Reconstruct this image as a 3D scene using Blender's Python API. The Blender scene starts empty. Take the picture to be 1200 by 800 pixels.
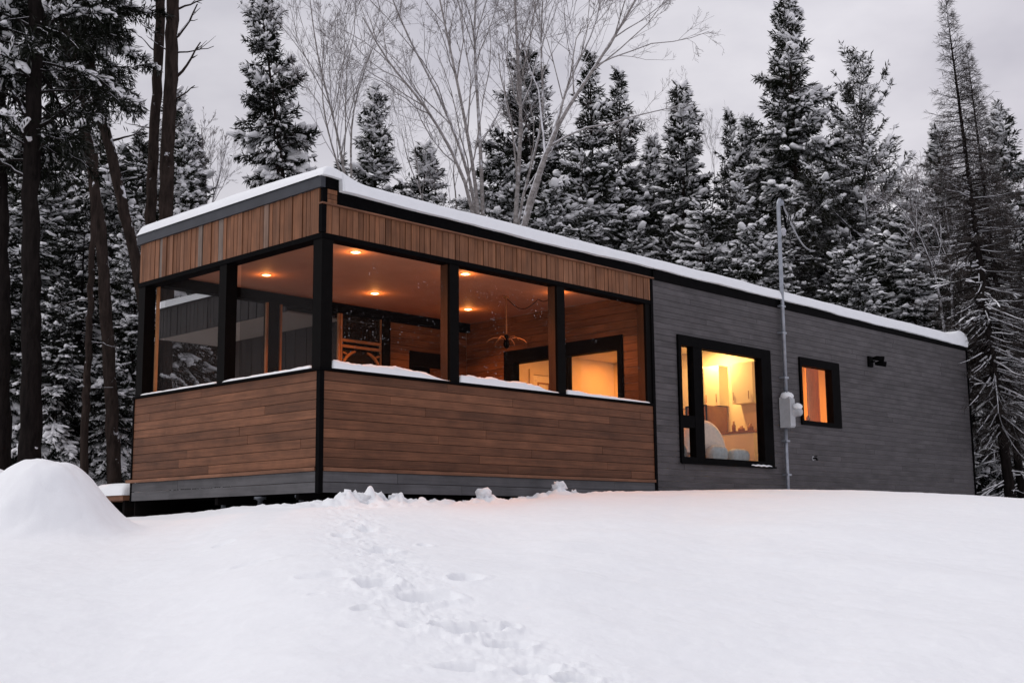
import bpy, math
import numpy as np
from mathutils import Matrix

rng = np.random.default_rng(11)
S = bpy.context.scene
COL = S.collection
PI = math.pi

# ------------------------------------------------------------------ camera
CAM = np.array([-8.2659, -10.8191, -0.713])
YAW, PITCH, ROLL, FPX = 0.7626, 0.1531, -0.01, 1444.64
_f = np.array([math.cos(YAW)*math.cos(PITCH), math.sin(YAW)*math.cos(PITCH), math.sin(PITCH)])
_r = np.array([math.sin(YAW), -math.cos(YAW), 0.0]); _u = np.cross(_r, _f)
_R = math.cos(ROLL)*_r + math.sin(ROLL)*_u
_U = -math.sin(ROLL)*_r + math.cos(ROLL)*_u
cam = bpy.data.cameras.new('camera'); camo = bpy.data.objects.new('camera', cam); COL.objects.link(camo)
M = Matrix.Identity(4)
for i in range(3):
    M[i][0] = _R[i]; M[i][1] = _U[i]; M[i][2] = -_f[i]; M[i][3] = CAM[i]
camo.matrix_world = M
cam.sensor_width = 36; cam.lens = FPX/1200*36; cam.clip_end = 3000; cam.clip_start = 0.05
S.camera = camo

def ray(x, y):
    return _f + _R*(x-600)/FPX - _U*(y-400)/FPX
def at(x, y, d):
    """point on the line of sight at horizontal distance d"""
    v = ray(x, y); return CAM + v*(d/math.hypot(v[0], v[1]))
def hit(x, y, ax, val):
    v = ray(x, y); return CAM + v*((val-CAM[ax])/v[ax])

# ------------------------------------------------------------------ tagging
def tag(o, label=None, cat=None, group=None, kind=None):
    if label: o['label'] = label
    if cat: o['category'] = cat
    if group: o['group'] = group
    if kind: o['kind'] = kind
    return o
def empty(name, loc=(0, 0, 0), label=None, cat=None, group=None):
    o = bpy.data.objects.new(name, None); COL.objects.link(o); o.location = loc
    o.empty_display_size = 0.2
    return tag(o, label, cat, group)

# ------------------------------------------------------------------ mesh builder
class Geo:
    def __init__(s):
        s.V = []; s.F4 = []; s.F3 = []; s.n = 0; s.r4 = []; s.r3 = []; s.FN = []; s.rN = []
    def add(s, V, F4=None, F3=None, rnd=0.5):
        V = np.asarray(V, float).reshape(-1, 3)
        if F4 is not None and len(F4):
            F4 = np.asarray(F4, int).reshape(-1, 4); s.F4.append(F4+s.n)
            s.r4.append(np.broadcast_to(np.asarray(rnd, float), (len(F4),)))
        if F3 is not None and len(F3):
            F3 = np.asarray(F3, int).reshape(-1, 3); s.F3.append(F3+s.n)
            s.r3.append(np.broadcast_to(np.asarray(rnd, float), (len(F3),)))
        s.V.append(V); s.n += len(V)
        return s
    def box(s, a, b, rnd=0.5):
        (x0, y0, z0), (x1, y1, z1) = np.minimum(a, b), np.maximum(a, b)
        V = [(x0,y0,z0),(x1,y0,z0),(x1,y1,z0),(x0,y1,z0),(x0,y0,z1),(x1,y0,z1),(x1,y1,z1),(x0,y1,z1)]
        return s.add(V, [(0,3,2,1),(4,5,6,7),(0,1,5,4),(1,2,6,5),(2,3,7,6),(3,0,4,7)], rnd=rnd)
    def tube(s, P, r, n=8, rnd=0.5, cap=True):
        P = np.asarray(P, float); r = np.broadcast_to(np.asarray(r, float), (len(P),))
        T = np.gradient(P, axis=0); T /= np.linalg.norm(T, axis=1)[:, None]+1e-9
        ref = np.array([0.31, 0.17, 1.0]) if abs(T[:, 2]).mean() < 0.8 else np.array([1.0, 0.2, 0.1])
        A = np.cross(T, ref); A /= np.linalg.norm(A, axis=1)[:, None]; B = np.cross(T, A)
        a = np.arange(n)*2*PI/n
        V = P[:, None]+r[:, None, None]*(A[:, None]*np.cos(a)[None, :, None]+B[:, None]*np.sin(a)[None, :, None])
        m = len(P); i = np.arange(m-1)[:, None]*n; j = np.arange(n)[None]; k = (j+1) % n
        F = np.stack([i+j, i+k, i+n+k, i+n+j], -1).reshape(-1, 4)
        V = V.reshape(-1, 3)
        if cap and n > 3:
            V = np.vstack([V, P[:1], P[-1:]]); c0 = m*n; jj = np.arange(n); kk = (jj+1) % n
            F3 = np.vstack([np.stack([kk, jj, np.full(n, c0)], -1),
                            np.stack([(m-1)*n+jj, (m-1)*n+kk, np.full(n, c0+1)], -1)])
            return s.add(V, F, F3, rnd)
        return s.add(V, F, None, rnd)
    def lathe(s, prof, n=16, loc=(0, 0, 0), axis='z', rnd=0.5):
        prof = np.asarray(prof, float); a = np.arange(n)*2*PI/n
        R, Z = prof[:, 0], prof[:, 1]
        V = np.stack([R[:, None]*np.cos(a), R[:, None]*np.sin(a), np.repeat(Z[:, None], n, 1)], -1)
        if axis == 'y': V = V[..., [0, 2, 1]]
        if axis == 'x': V = V[..., [2, 0, 1]]
        m = len(prof); i = np.arange(m-1)[:, None]*n; j = np.arange(n)[None]; k = (j+1) % n
        F = np.stack([i+j, i+k, i+n+k, i+n+j], -1).reshape(-1, 4)
        return s.add(V.reshape(-1, 3)+np.asarray(loc), F, None, rnd)
    def build(s, name, mat, parent=None, smooth=False):
        V = np.vstack(s.V)
        me = bpy.data.meshes.new(name)
        f4 = np.vstack(s.F4) if s.F4 else np.zeros((0, 4), int)
        f3 = np.vstack(s.F3) if s.F3 else np.zeros((0, 3), int)
        me.vertices.add(len(V)); me.vertices.foreach_set('co', V.astype(np.float32).ravel())
        nl = f4.size+f3.size; npoly = len(f4)+len(f3)
        me.loops.add(nl); me.polygons.add(npoly)
        me.loops.foreach_set('vertex_index', np.concatenate([f4.ravel(), f3.ravel()]).astype(np.int32))
        st = np.concatenate([np.arange(len(f4))*4, len(f4)*4+np.arange(len(f3))*3]).astype(np.int32)
        me.polygons.foreach_set('loop_start', st)
        r = np.concatenate(s.r4+s.r3) if npoly else np.zeros(0)
        at_ = me.attributes.new('rnd', 'FLOAT', 'FACE'); at_.data.foreach_set('value', r.astype(np.float32))
        me.update(calc_edges=True); me.validate()
        me.polygons.foreach_set('use_smooth', np.full(len(me.polygons), smooth))
        me.materials.append(mat)
        o = bpy.data.objects.new(name, me); COL.objects.link(o)
        if parent is not None: o.parent = parent
        return o

# ------------------------------------------------------------------ materials
def nodemat(name):
    m = bpy.data.materials.new(name); m.use_nodes = True
    nt = m.node_tree; nt.nodes.clear()
    out = nt.nodes.new('ShaderNodeOutputMaterial'); b = nt.nodes.new('ShaderNodeBsdfPrincipled')
    nt.links.new(b.outputs[0], out.inputs[0])
    return m, nt, b, out
def N(nt, t, **k):
    n = nt.nodes.new(t)
    for a, v in k.items(): setattr(n, a, v)
    return n
def noise(nt, vec, scale, detail=4, rough=0.6, dim='3D'):
    n = N(nt, 'ShaderNodeTexNoise'); n.inputs['Scale'].default_value = scale
    n.inputs['Detail'].default_value = detail; n.inputs['Roughness'].default_value = rough
    if vec is not None: nt.links.new(vec, n.inputs['Vector'])
    return n.outputs[0]
def ramp(nt, val, stops):
    r = N(nt, 'ShaderNodeValToRGB'); e = r.color_ramp.elements
    while len(e) < len(stops): e.new(0.5)
    for el, (p, c) in zip(e, stops):
        el.position = p; el.color = (*c, 1) if len(c) == 3 else c
    nt.links.new(val, r.inputs[0]); return r.outputs[0]
def math_(nt, op, a, b=None, clamp=False):
    n = N(nt, 'ShaderNodeMath', operation=op); n.use_clamp = clamp
    for i, v in enumerate((a, b)):
        if v is None: continue
        if isinstance(v, (int, float)): n.inputs[i].default_value = v
        else: nt.links.new(v, n.inputs[i])
    return n.outputs[0]
def mixc(nt, fac, a, b, mode='MIX'):
    n = N(nt, 'ShaderNodeMix', data_type='RGBA', blend_type=mode)
    for s_, v in ((n.inputs[0], fac), (n.inputs[6], a), (n.inputs[7], b)):
        if isinstance(v, (int, float)): s_.default_value = v
        elif isinstance(v, tuple): s_.default_value = (*v, 1)
        else: nt.links.new(v, s_)
    return n.outputs[2]
def bump(nt, b, h, strength, dist=0.02):
    n = N(nt, 'ShaderNodeBump'); n.inputs['Strength'].default_value = strength; n.inputs['Distance'].default_value = dist
    nt.links.new(h, n.inputs['Height']); nt.links.new(n.outputs[0], b.inputs['Normal'])
def coord(nt, out='Object'):
    return N(nt, 'ShaderNodeTexCoord').outputs[out]
def mapping(nt, vec, scale):
    n = N(nt, 'ShaderNodeMapping'); n.inputs['Scale'].default_value = scale; nt.links.new(vec, n.inputs[0]); return n.outputs[0]
def attr(nt, name='rnd'):
    return N(nt, 'ShaderNodeAttribute', attribute_name=name).outputs['Fac']

def plain(name, col, rough=0.6, var=0.25, scale=6.0, metallic=0.0, spec=0.3):
    m, nt, b, o = nodemat(name)
    n = noise(nt, coord(nt), scale)
    c = ramp(nt, n, [(0.25, tuple(x*(1-var) for x in col)), (0.75, tuple(min(1, x*(1+var)) for x in col))])
    nt.links.new(c, b.inputs['Base Color'])
    b.inputs['Roughness'].default_value = rough; b.inputs['Metallic'].default_value = metallic
    b.inputs['Specular IOR Level'].default_value = spec
    return m

def boards(name, stops, grain, rough=0.65, streak=0.45, grey=None, snow=0.0):
    """timber boards: a tone for each board (rnd), grain drawn along the board, knots and blotches"""
    m, nt, b, o = nodemat(name)
    co = coord(nt); rn = attr(nt)
    add = N(nt, 'ShaderNodeVectorMath', operation='ADD')
    cmb = N(nt, 'ShaderNodeCombineXYZ')
    for i in range(3): nt.links.new(math_(nt, 'MULTIPLY', rn, 37.0+11*i), cmb.inputs[i])
    nt.links.new(co, add.inputs[0]); nt.links.new(cmb.outputs[0], add.inputs[1])
    v = mapping(nt, add.outputs[0], grain)
    g1 = noise(nt, v, 1.0, 6, 0.7)
    g2 = noise(nt, add.outputs[0], 2.2, 3, 0.6)
    base = ramp(nt, rn, stops)
    s1 = ramp(nt, g1, [(0.3, (1-streak,)*3), (0.55, (1.0,)*3), (0.75, (1+streak*0.7,)*3)])
    s2 = ramp(nt, g2, [(0.3, (0.72,)*3), (0.7, (1.22,)*3)])
    c = mixc(nt, 1.0, base, s1, 'MULTIPLY'); c = mixc(nt, 1.0, c, s2, 'MULTIPLY')
    if snow:
        sn = ramp(nt, noise(nt, co, 60, 2, 0.5), [(0.70, (0, 0, 0)), (0.76, (1, 1, 1))])
        c = mixc(nt, math_(nt, 'MULTIPLY', sn, snow), c, (0.6, 0.6, 0.62))
    nt.links.new(c, b.inputs['Base Color']); b.inputs['Roughness'].default_value = rough
    b.inputs['Specular IOR Level'].default_value = 0.25
    bump(nt, b, g1, 0.35, 0.01)
    return m

# snow
def snowmat(name, fine=1.0, col=(0.842, 0.860, 0.884)):
    m, nt, b, o = nodemat(name)
    co = coord(nt)
    n1 = noise(nt, co, 55, 5, 0.65); n2 = noise(nt, co, 7, 4, 0.6)
    h = math_(nt, 'ADD', math_(nt, 'MULTIPLY', n1, 0.25), n2)
    bump(nt, b, h, 0.34*fine, 0.03)
    c = mixc(nt, n2, tuple(x*0.96 for x in col), tuple(min(1, x*1.03) for x in col))
    nt.links.new(c, b.inputs['Base Color']); b.inputs['Roughness'].default_value = 0.75
    b.inputs['Specular IOR Level'].default_value = 0.2
    return m
SNOW = snowmat('snow')
SNOWG = snowmat('ground_snow', 0.7)
SNOWT = snowmat('branch_snow', 0.5, (0.86, 0.86, 0.88))

WOODH = boards('cedar_boards', [(0, (0.120, 0.049, 0.025)), (0.5, (0.162, 0.066, 0.033)), (1, (0.205, 0.086, 0.044))], (1.6, 1.6, 45), streak=0.42)
WOODV = boards('cedar_battens', [(0, (0.155, 0.065, 0.031)), (0.6, (0.210, 0.088, 0.042)), (0.945, (0.23, 0.105, 0.056)), (0.965, (0.18, 0.135, 0.11)), (1, (0.20, 0.155, 0.13))], (45, 45, 1.4))
WOODD = boards('porch_wall_boards', [(0, (0.15, 0.062, 0.028)), (1, (0.22, 0.095, 0.042))], (1.6, 1.6, 45))
WOODS = boards('cedar_strip', [(0, (0.19, 0.085, 0.048)), (1, (0.24, 0.11, 0.062))], (2, 2, 30))
GREYB = boards('grey_boards', [(0, (0.075, 0.069, 0.073)), (1, (0.090, 0.083, 0.088))], (1.4, 1.4, 40), streak=0.26, snow=0.2)
SKIRTB = boards('skirt_boards', [(0, (0.085, 0.083, 0.088)), (1, (0.105, 0.102, 0.108))], (1.4, 1.4, 40), streak=0.25)
DARKB = boards('dark_boards', [(0, (0.030, 0.026, 0.026)), (1, (0.045, 0.040, 0.040))], (40, 40, 1.4), streak=0.3)
FURN = boards('pine_frame', [(0, (0.34, 0.155, 0.068)), (1, (0.42, 0.20, 0.085))], (6, 6, 6), streak=0.2)
BLACK = plain('black_trim', (0.0030, 0.0028, 0.0032), 0.6, 0.35, 9, 0, 0.02)
FASCIA = plain('metal_fascia', (0.040, 0.043, 0.052), 0.45, 0.2, 4, 0.3)
CEIL = plain('porch_ceiling', (0.56, 0.30, 0.19), 0.7, 0.08, 3)
DECK = boards('deck_boards', [(0, (0.10, 0.055, 0.03)), (1, (0.15, 0.085, 0.05))], (1.5, 30, 30))
PLASTER = plain('interior_plaster', (0.72, 0.66, 0.55), 0.8, 0.05, 2)
CREAM = plain('cream_cabinet', (0.80, 0.77, 0.66), 0.45, 0.04, 3)
BROWN = plain('brown_appliance', (0.30, 0.15, 0.075), 0.25, 0.3, 3)
PALE = plain('pale_reflection_fabric', (0.80, 0.68, 0.60), 0.9, 0.12, 20)  # pale tone copies the snow reflection low in the large window
BLUEISH = plain('blue_reflection_fabric', (0.42, 0.47, 0.50), 0.9, 0.25, 14)  # bluish tone copies reflections in the large window glass
GALV = plain('galvanised_steel', (0.30, 0.32, 0.36), 0.40, 0.25, 10, 0.65)
METER = plain('meter_enamel', (0.40, 0.41, 0.43), 0.5, 0.15, 8)
SOFFIT = plain('pale_soffit', (0.40, 0.34, 0.30), 0.8, 0.08, 3)
UNDER = plain('underside_dark', (0.008, 0.007, 0.007), 0.9, 0.3, 4, 0, 0.02)

def glass(name, tint, refl):
    m = bpy.data.materials.new(name); m.use_nodes = True; nt = m.node_tree; nt.nodes.clear()
    o = N(nt, 'ShaderNodeOutputMaterial'); t = N(nt, 'ShaderNodeBsdfTransparent'); g = N(nt, 'ShaderNodeBsdfGlossy')
    g.inputs['Roughness'].default_value = 0.0; g.inputs['Color'].default_value = (0.95, 0.95, 0.97, 1)
    t.inputs['Color'].default_value = (*tint, 1)
    fr = N(nt, 'ShaderNodeFresnel'); fr.inputs['IOR'].default_value = 1.45
    fac = math_(nt, 'ADD', math_(nt, 'MULTIPLY', fr.outputs[0], 0.6), refl, True)
    mx = N(nt, 'ShaderNodeMixShader'); nt.links.new(fac, mx.inputs[0]); nt.links.new(t.outputs[0], mx.inputs[1]); nt.links.new(g.outputs[0], mx.inputs[2])
    nt.links.new(mx.outputs[0], o.inputs[0]); return m
GLASS = glass('window_glass', (0.96, 0.95, 0.92), 0.0)
DARKGLASS = glass('dark_window_glass', (0.25, 0.24, 0.24), 0.45)

def screen(name, dens, specks):
    m = bpy.data.materials.new(name); m.use_nodes = True; nt = m.node_tree; nt.nodes.clear()
    o = N(nt, 'ShaderNodeOutputMaterial'); t = N(nt, 'ShaderNodeBsdfTransparent')
    d = N(nt, 'ShaderNodeBsdfDiffuse'); d.inputs['Color'].default_value = (0.03, 0.028, 0.028, 1)
    w = N(nt, 'ShaderNodeBsdfDiffuse'); w.inputs['Color'].default_value = (0.75, 0.75, 0.78, 1)
    mx = N(nt, 'ShaderNodeMixShader'); mx.inputs[0].default_value = dens
    nt.links.new(t.outputs[0], mx.inputs[1]); nt.links.new(d.outputs[0], mx.inputs[2])
    co = coord(nt)
    vo = N(nt, 'ShaderNodeTexVoronoi'); vo.inputs['Scale'].default_value = 34; nt.links.new(co, vo.inputs['Vector'])
    sp = N(nt, 'ShaderNodeSeparateColor'); nt.links.new(vo.outputs['Color'], sp.inputs[0])
    rad = math_(nt, 'MULTIPLY', math_(nt, 'POWER', sp.outputs[0], 3.0), 0.34)
    dot = math_(nt, 'LESS_THAN', vo.outputs['Distance'], rad)
    cl = ramp(nt, noise(nt, co, 1.6, 3, 0.6), [(0.46, (0, 0, 0)), (0.62, (1, 1, 1))])
    f = math_(nt, 'MULTIPLY', math_(nt, 'MULTIPLY', dot, cl), specks)
    m2 = N(nt, 'ShaderNodeMixShader'); nt.links.new(f, m2.inputs[0]); nt.links.new(mx.outputs[0], m2.inputs[1]); nt.links.new(w.outputs[0], m2.inputs[2])
    nt.links.new(m2.outputs[0], o.inputs[0]); return m
SCREEN = screen('insect_mesh', 0.10, 0.30)
SCREEN0 = screen('insect_mesh_clear', 0.10, 0.05)
SCREEND = screen('door_mesh', 0.55, 0.35)

def emis(name, col, strength):
    m = bpy.data.materials.new(name); m.use_nodes = True; nt = m.node_tree; nt.nodes.clear()
    o = N(nt, 'ShaderNodeOutputMaterial'); e = N(nt, 'ShaderNodeEmission')
    e.inputs[0].default_value = (*col, 1); e.inputs[1].default_value = strength
    nt.links.new(e.outputs[0], o.inputs[0]); return m
LAMP = emis('lit_lamp', (1.0, 0.62, 0.27), 14)

def bark(name, c0, c1, snow=0.5, scale=(9, 9, 2)):
    m, nt, b, o = nodemat(name)
    co = coord(nt); v = mapping(nt, co, scale)
    n = noise(nt, v, 1.5, 5, 0.7)
    c = ramp(nt, n, [(0.3, c0), (0.7, c1)])
    if snow:
        ge = N(nt, 'ShaderNodeNewGeometry'); sx = N(nt, 'ShaderNodeSeparateXYZ'); nt.links.new(ge.outputs['True Normal'], sx.inputs[0])
        n2 = noise(nt, co, 3.0, 4, 0.7)
        f = math_(nt, 'ADD', math_(nt, 'MULTIPLY', sx.outputs[2], 1.1), math_(nt, 'MULTIPLY', n2, 1.3))
        f = ramp(nt, f, [(1.05-0.25*snow, (0, 0, 0)), (1.25-0.25*snow, (1, 1, 1))]) if snow < 3 else f
        c = mixc(nt, f, c, (0.74, 0.74, 0.78))
    nt.links.new(c, b.inputs['Base Color']); b.inputs['Roughness'].default_value = 0.9
    b.inputs['Specular IOR Level'].default_value = 0.02
    bump(nt, b, n, 0.8, 0.03)
    return m
BARKD = bark('dark_bark', (0.006, 0.005, 0.005), (0.020, 0.016, 0.015), 0.25)
BARKB = bark('brown_bark', (0.013, 0.010, 0.009), (0.052, 0.038, 0.033), 0.5)
BARKL = bark('dead_branch_bark', (0.028, 0.023, 0.022), (0.065, 0.055, 0.052), 2.0)
BIRCH = bark('birch_bark', (0.12, 0.105, 0.10), (0.42, 0.39, 0.38), 1.0, (4, 4, 9))
TWIG = bark('twig_bark', (0.12, 0.102, 0.10), (0.22, 0.19, 0.185), 0.8)

def needles(name, c0, c1, dust):
    m, nt, b, o = nodemat(name)
    rn = attr(nt); co = coord(nt)
    c = ramp(nt, rn, [(0, c0), (1, c1)])
    n2 = noise(nt, co, 2.3, 5, 0.7)
    f = ramp(nt, math_(nt, 'ADD', n2, math_(nt, 'MULTIPLY', rn, 0.25)), [(0.70-dust*0.3, (0, 0, 0)), (0.86-dust*0.3, (1, 1, 1))])
    c = mixc(nt, math_(nt, 'MULTIPLY', f, min(1, dust*1.6)), c, (0.62, 0.62, 0.65))
    nt.links.new(c, b.inputs['Base Color']); b.inputs['Roughness'].default_value = 0.8
    b.inputs['Specular IOR Level'].default_value = 0.0
    return m
NEED_DARK = needles('dark_needles', (0.007, 0.008, 0.006), (0.022, 0.025, 0.018), 0.10)
NEED = needles('spruce_needles', (0.007, 0.009, 0.006), (0.030, 0.034, 0.021), 0.14)
NEED_P = needles('pine_needles', (0.012, 0.013, 0.009), (0.046, 0.046, 0.031), 0.22)
NEED_L = needles('larch_twigs', (0.030, 0.025, 0.023), (0.078, 0.066, 0.060), 0.10)

# ------------------------------------------------------------------ world + sun
w = bpy.data.worlds.new('World'); S.world = w; w.use_nodes = True
nt = w.node_tree; nt.nodes.clear()
wo = N(nt, 'ShaderNodeOutputWorld'); bg = N(nt, 'ShaderNodeBackground'); nt.links.new(bg.outputs[0], wo.inputs[0])
SUN_EL, SUN_AZ = math.radians(55), math.radians(125)   # azimuth measured from +X
sky = N(nt, 'ShaderNodeTexSky', sky_type='NISHITA'); sky.sun_disc = False
sky.sun_elevation = SUN_EL; sky.sun_rotation = PI/2 - SUN_AZ; sky.air_density = 1.5; sky.dust_density = 4
hs = N(nt, 'ShaderNodeHueSaturation'); hs.inputs['Saturation'].default_value = 0.2; nt.links.new(sky.outputs[0], hs.inputs['Color'])
co = coord(nt, 'Generated')
sx = N(nt, 'ShaderNodeSeparateXYZ'); nt.links.new(co, sx.inputs[0])
cl = noise(nt, mapping(nt, co, (1.0, 1.0, 2.2)), 2.1, 6, 0.55)
cloud = ramp(nt, cl, [(0.34, (4.6, 4.5, 5.0)), (0.50, (6.2, 6.05, 6.4)), (0.66, (7.9, 7.7, 7.9))])
grad = ramp(nt, sx.outputs[2], [(0.0, (1.06, 1.05, 1.04)), (0.22, (1.06, 1.05, 1.04)), (0.42, (0.86, 0.86, 0.89)), (1.0, (1.0, 1.0, 1.03))])
dp = N(nt, 'ShaderNodeVectorMath', operation='DOT_PRODUCT'); nt.links.new(co, dp.inputs[0]); dp.inputs[1].default_value = (0.69, -0.72, 0.0)
bank = ramp(nt, math_(nt, 'ADD', math_(nt, 'MULTIPLY', dp.outputs['Value'], 0.5), 0.5), [(0.40, (1.0, 1.0, 1.0)), (0.56, (1.12, 1.12, 1.11)), (0.62, (1.04, 1.04, 1.05)), (0.72, (0.84, 0.83, 0.87))])
cc = mixc(nt, 1.0, cloud, grad, 'MULTIPLY'); cc = mixc(nt, 1.0, cc, bank, 'MULTIPLY')
fin = mixc(nt, 0.88, hs.outputs[0], cc)
nt.links.new(fin, bg.inputs[0]); bg.inputs[1].default_value = 0.127
sun = bpy.data.lights.new('sun', 'SUN'); sun.energy = 0.85; sun.angle = math.radians(42); sun.color = (1.0, 0.965, 0.93)
suno = bpy.data.objects.new('sun', sun); COL.objects.link(suno)
suno.rotation_euler = (PI/2-SUN_EL, 0, SUN_AZ+PI/2)

def lamp(name, loc, energy, size=0.12, col=(1.0, 0.50, 0.17), parent=None, spread=PI, rot=(0, 0, 0), kind='AREA'):
    l = bpy.data.lights.new(name, kind); l.energy = energy; l.color = col
    if kind == 'AREA': l.shape = 'DISK'; l.size = size; l.spread = spread
    else: l.shadow_soft_size = size
    o = bpy.data.objects.new(name, l); COL.objects.link(o); o.location = loc; o.rotation_euler = rot
    if parent: o.parent = parent
    return o

# ------------------------------------------------------------------ value noise
def _h(ix, iy, s):
    n = np.sin(ix*127.1+iy*311.7+s*74.7)*43758.5453
    return n-np.floor(n)
def vn(x, y, s=0):
    ix = np.floor(x); iy = np.floor(y); fx = x-ix; fy = y-iy
    fx = fx*fx*fx*(fx*(fx*6-15)+10); fy = fy*fy*fy*(fy*(fy*6-15)+10)
    a = _h(ix, iy, s); b = _h(ix+1, iy, s); c = _h(ix, iy+1, s); d = _h(ix+1, iy+1, s)
    return a+(b-a)*fx+(c-a)*fy+(a-b-c+d)*fx*fy
def fbm(x, y, s=0, o=4):
    v = 0; a = 0.5
    for k in range(o):
        v = v+a*(vn(x, y, s+k*3.1)-0.5); x = x*2.03+5.2; y = y*2.03+1.7; a *= 0.5
    return v
def sstep(t):
    t = np.clip(t, 0, 1); return t*t*(3-2*t)

# ------------------------------------------------------------------ snow ground
CPX = np.array([-300, 0, 150, 200, 240, 270, 300, 372, 430, 500, 560, 610, 650, 700, 768, 830, 900, 1000, 1080, 1143, 1200, 1500.])
CPY = np.array([610, 606, 606, 603, 599, 595, 592, 591, 590.5, 590, 588.5, 585, 580, 576.5, 575, 574, 573, 574, 577, 580, 584, 588.])
_az = []; _el = []; _dc = []
for x_, y_ in zip(CPX, CPY):
    v = ray(x_, y_); hlen = math.hypot(v[0], v[1])
    _az.append(math.atan2(v[1], v[0])); _el.append(v[2]/hlen)
    d1 = (-0.75-CAM[1])/(v[1]/hlen); d2 = (-0.60-CAM[0])/(v[0]/hlen)
    _dc.append(min(max(min(d1, 30), 0) if x_ > 372 else d2, 18.5) if x_ > 372 else min(d2, 15.2))
_az = np.array(_az)[::-1]; _el = np.array(_el)[::-1]; _dc = np.array(_dc)[::-1]
_ai = np.linspace(_az[0], _az[-1], 1200); _ei = np.interp(_ai, _az, _el); _di = np.interp(_ai, _az, _dc)
_k = np.exp(-(np.arange(-90, 91)/38.0)**2); _k /= _k.sum(); _k2 = np.exp(-(np.arange(-90, 91)/10.0)**2); _k2 /= _k2.sum()
_di = np.convolve(np.pad(_di, 90, 'edge'), _k, 'valid'); _ei = np.convolve(np.pad(_ei, 90, 'edge'), _k2, 'valid'); _az, _el, _dc = _ai, _ei, _di
PRINTS = []
def ground0(x, y):
    dx = x-CAM[0]; dy = y-CAM[1]; d = np.hypot(dx, dy)+1e-6
    az = np.arctan2(dy, dx)
    off = np.abs((az-YAW+PI) % (2*PI)-PI)
    azc = np.where(off < 1.2, az, YAW)
    el = np.interp(azc, _az, _el); dc = np.interp(azc, _az, _dc)
    k = sstep((off-0.55)/0.6)
    el = el*(1-k)+0.02*k; dc = dc*(1-k)+14.5*k
    zc = CAM[2]+el*dc
    t = np.clip(d/dc, 0, 1); g = 1-(1-t)**1.28
    z = -2.16+(zc+2.16)*g
    far = -0.42
    q = sstep((d-dc)/6)
    z = np.where(d > dc, zc*(1-q)+far*q-0.012*np.clip(d-dc, 0, 3), z)
    return z, d, az, t, dc
def ground_at(x, y):
    return float(ground0(np.array([float(x)]), np.array([float(y)]))[0][0])
def ground_px(px, py):
    """where a line of sight meets the snow slope"""
    v = ray(px, py); h = math.hypot(v[0], v[1]); d = 4.0
    for k in range(900):
        p = CAM+v*(d/h)
        if p[2] < ground_at(p[0], p[1]): break
        d += 0.02
    return p
for (px, py, sx_, sy_, dep) in [(440, 690, 0.15, 0.19, 0.105), (498, 706, 0.19, 0.13, 0.075), (545, 688, 0.13, 0.22, 0.045), (300, 655, 0.22, 0.16, 0.030),
        (262, 634, 0.12, 0.12, 0.02), (430, 615, 0.12, 0.2, 0.05), (447, 641, 0.15, 0.16, 0.06), (400, 623, 0.10, 0.2, 0.035), (382, 678, 0.16, 0.10, 0.03), (428, 714, 0.10, 0.07, 0.045),
        (552, 744, 0.20, 0.12, 0.075), (598, 760, 0.14, 0.10, 0.06), (545, 786, 0.18, 0.09, 0.055), (520, 741, 0.08, 0.08, 0.04), (628, 785, 0.15, 0.10, 0.05), (676, 797, 0.14, 0.08, 0.08), (480, 735, 0.10, 0.09, 0.03),
        (497, 634, 0.07, 0.09, 0.03), (370, 697, 0.08, 0.06, 0.02), (600, 742, 0.06, 0.07, 0.05), (470, 664, 0.12, 0.10, 0.035)]:
    p = ground_px(px, py); PRINTS.append((p[0], p[1], sx_, sy_, dep))
TRAIL = np.array([ground_px(*q)[:2] for q in [(405, 593), (425, 625), (440, 660), (465, 700), (520, 735), (575, 762), (650, 792), (700, 830)]])
LAT = np.array([_r[0], _r[1]]); FWD = np.array([math.cos(YAW), math.sin(YAW)])
JP = [tuple(hit(px, 586, 1, -0.85)[:2])+(s, h) for px, s, h in [(400, .16, .11), (424, .13, .20), (450, .15, .10), (475, .16, .06), (560, .10, .08), (575, .07, .05), (645, .22, .05), (655, .08, .10), (250, .22, .0)]]
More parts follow.
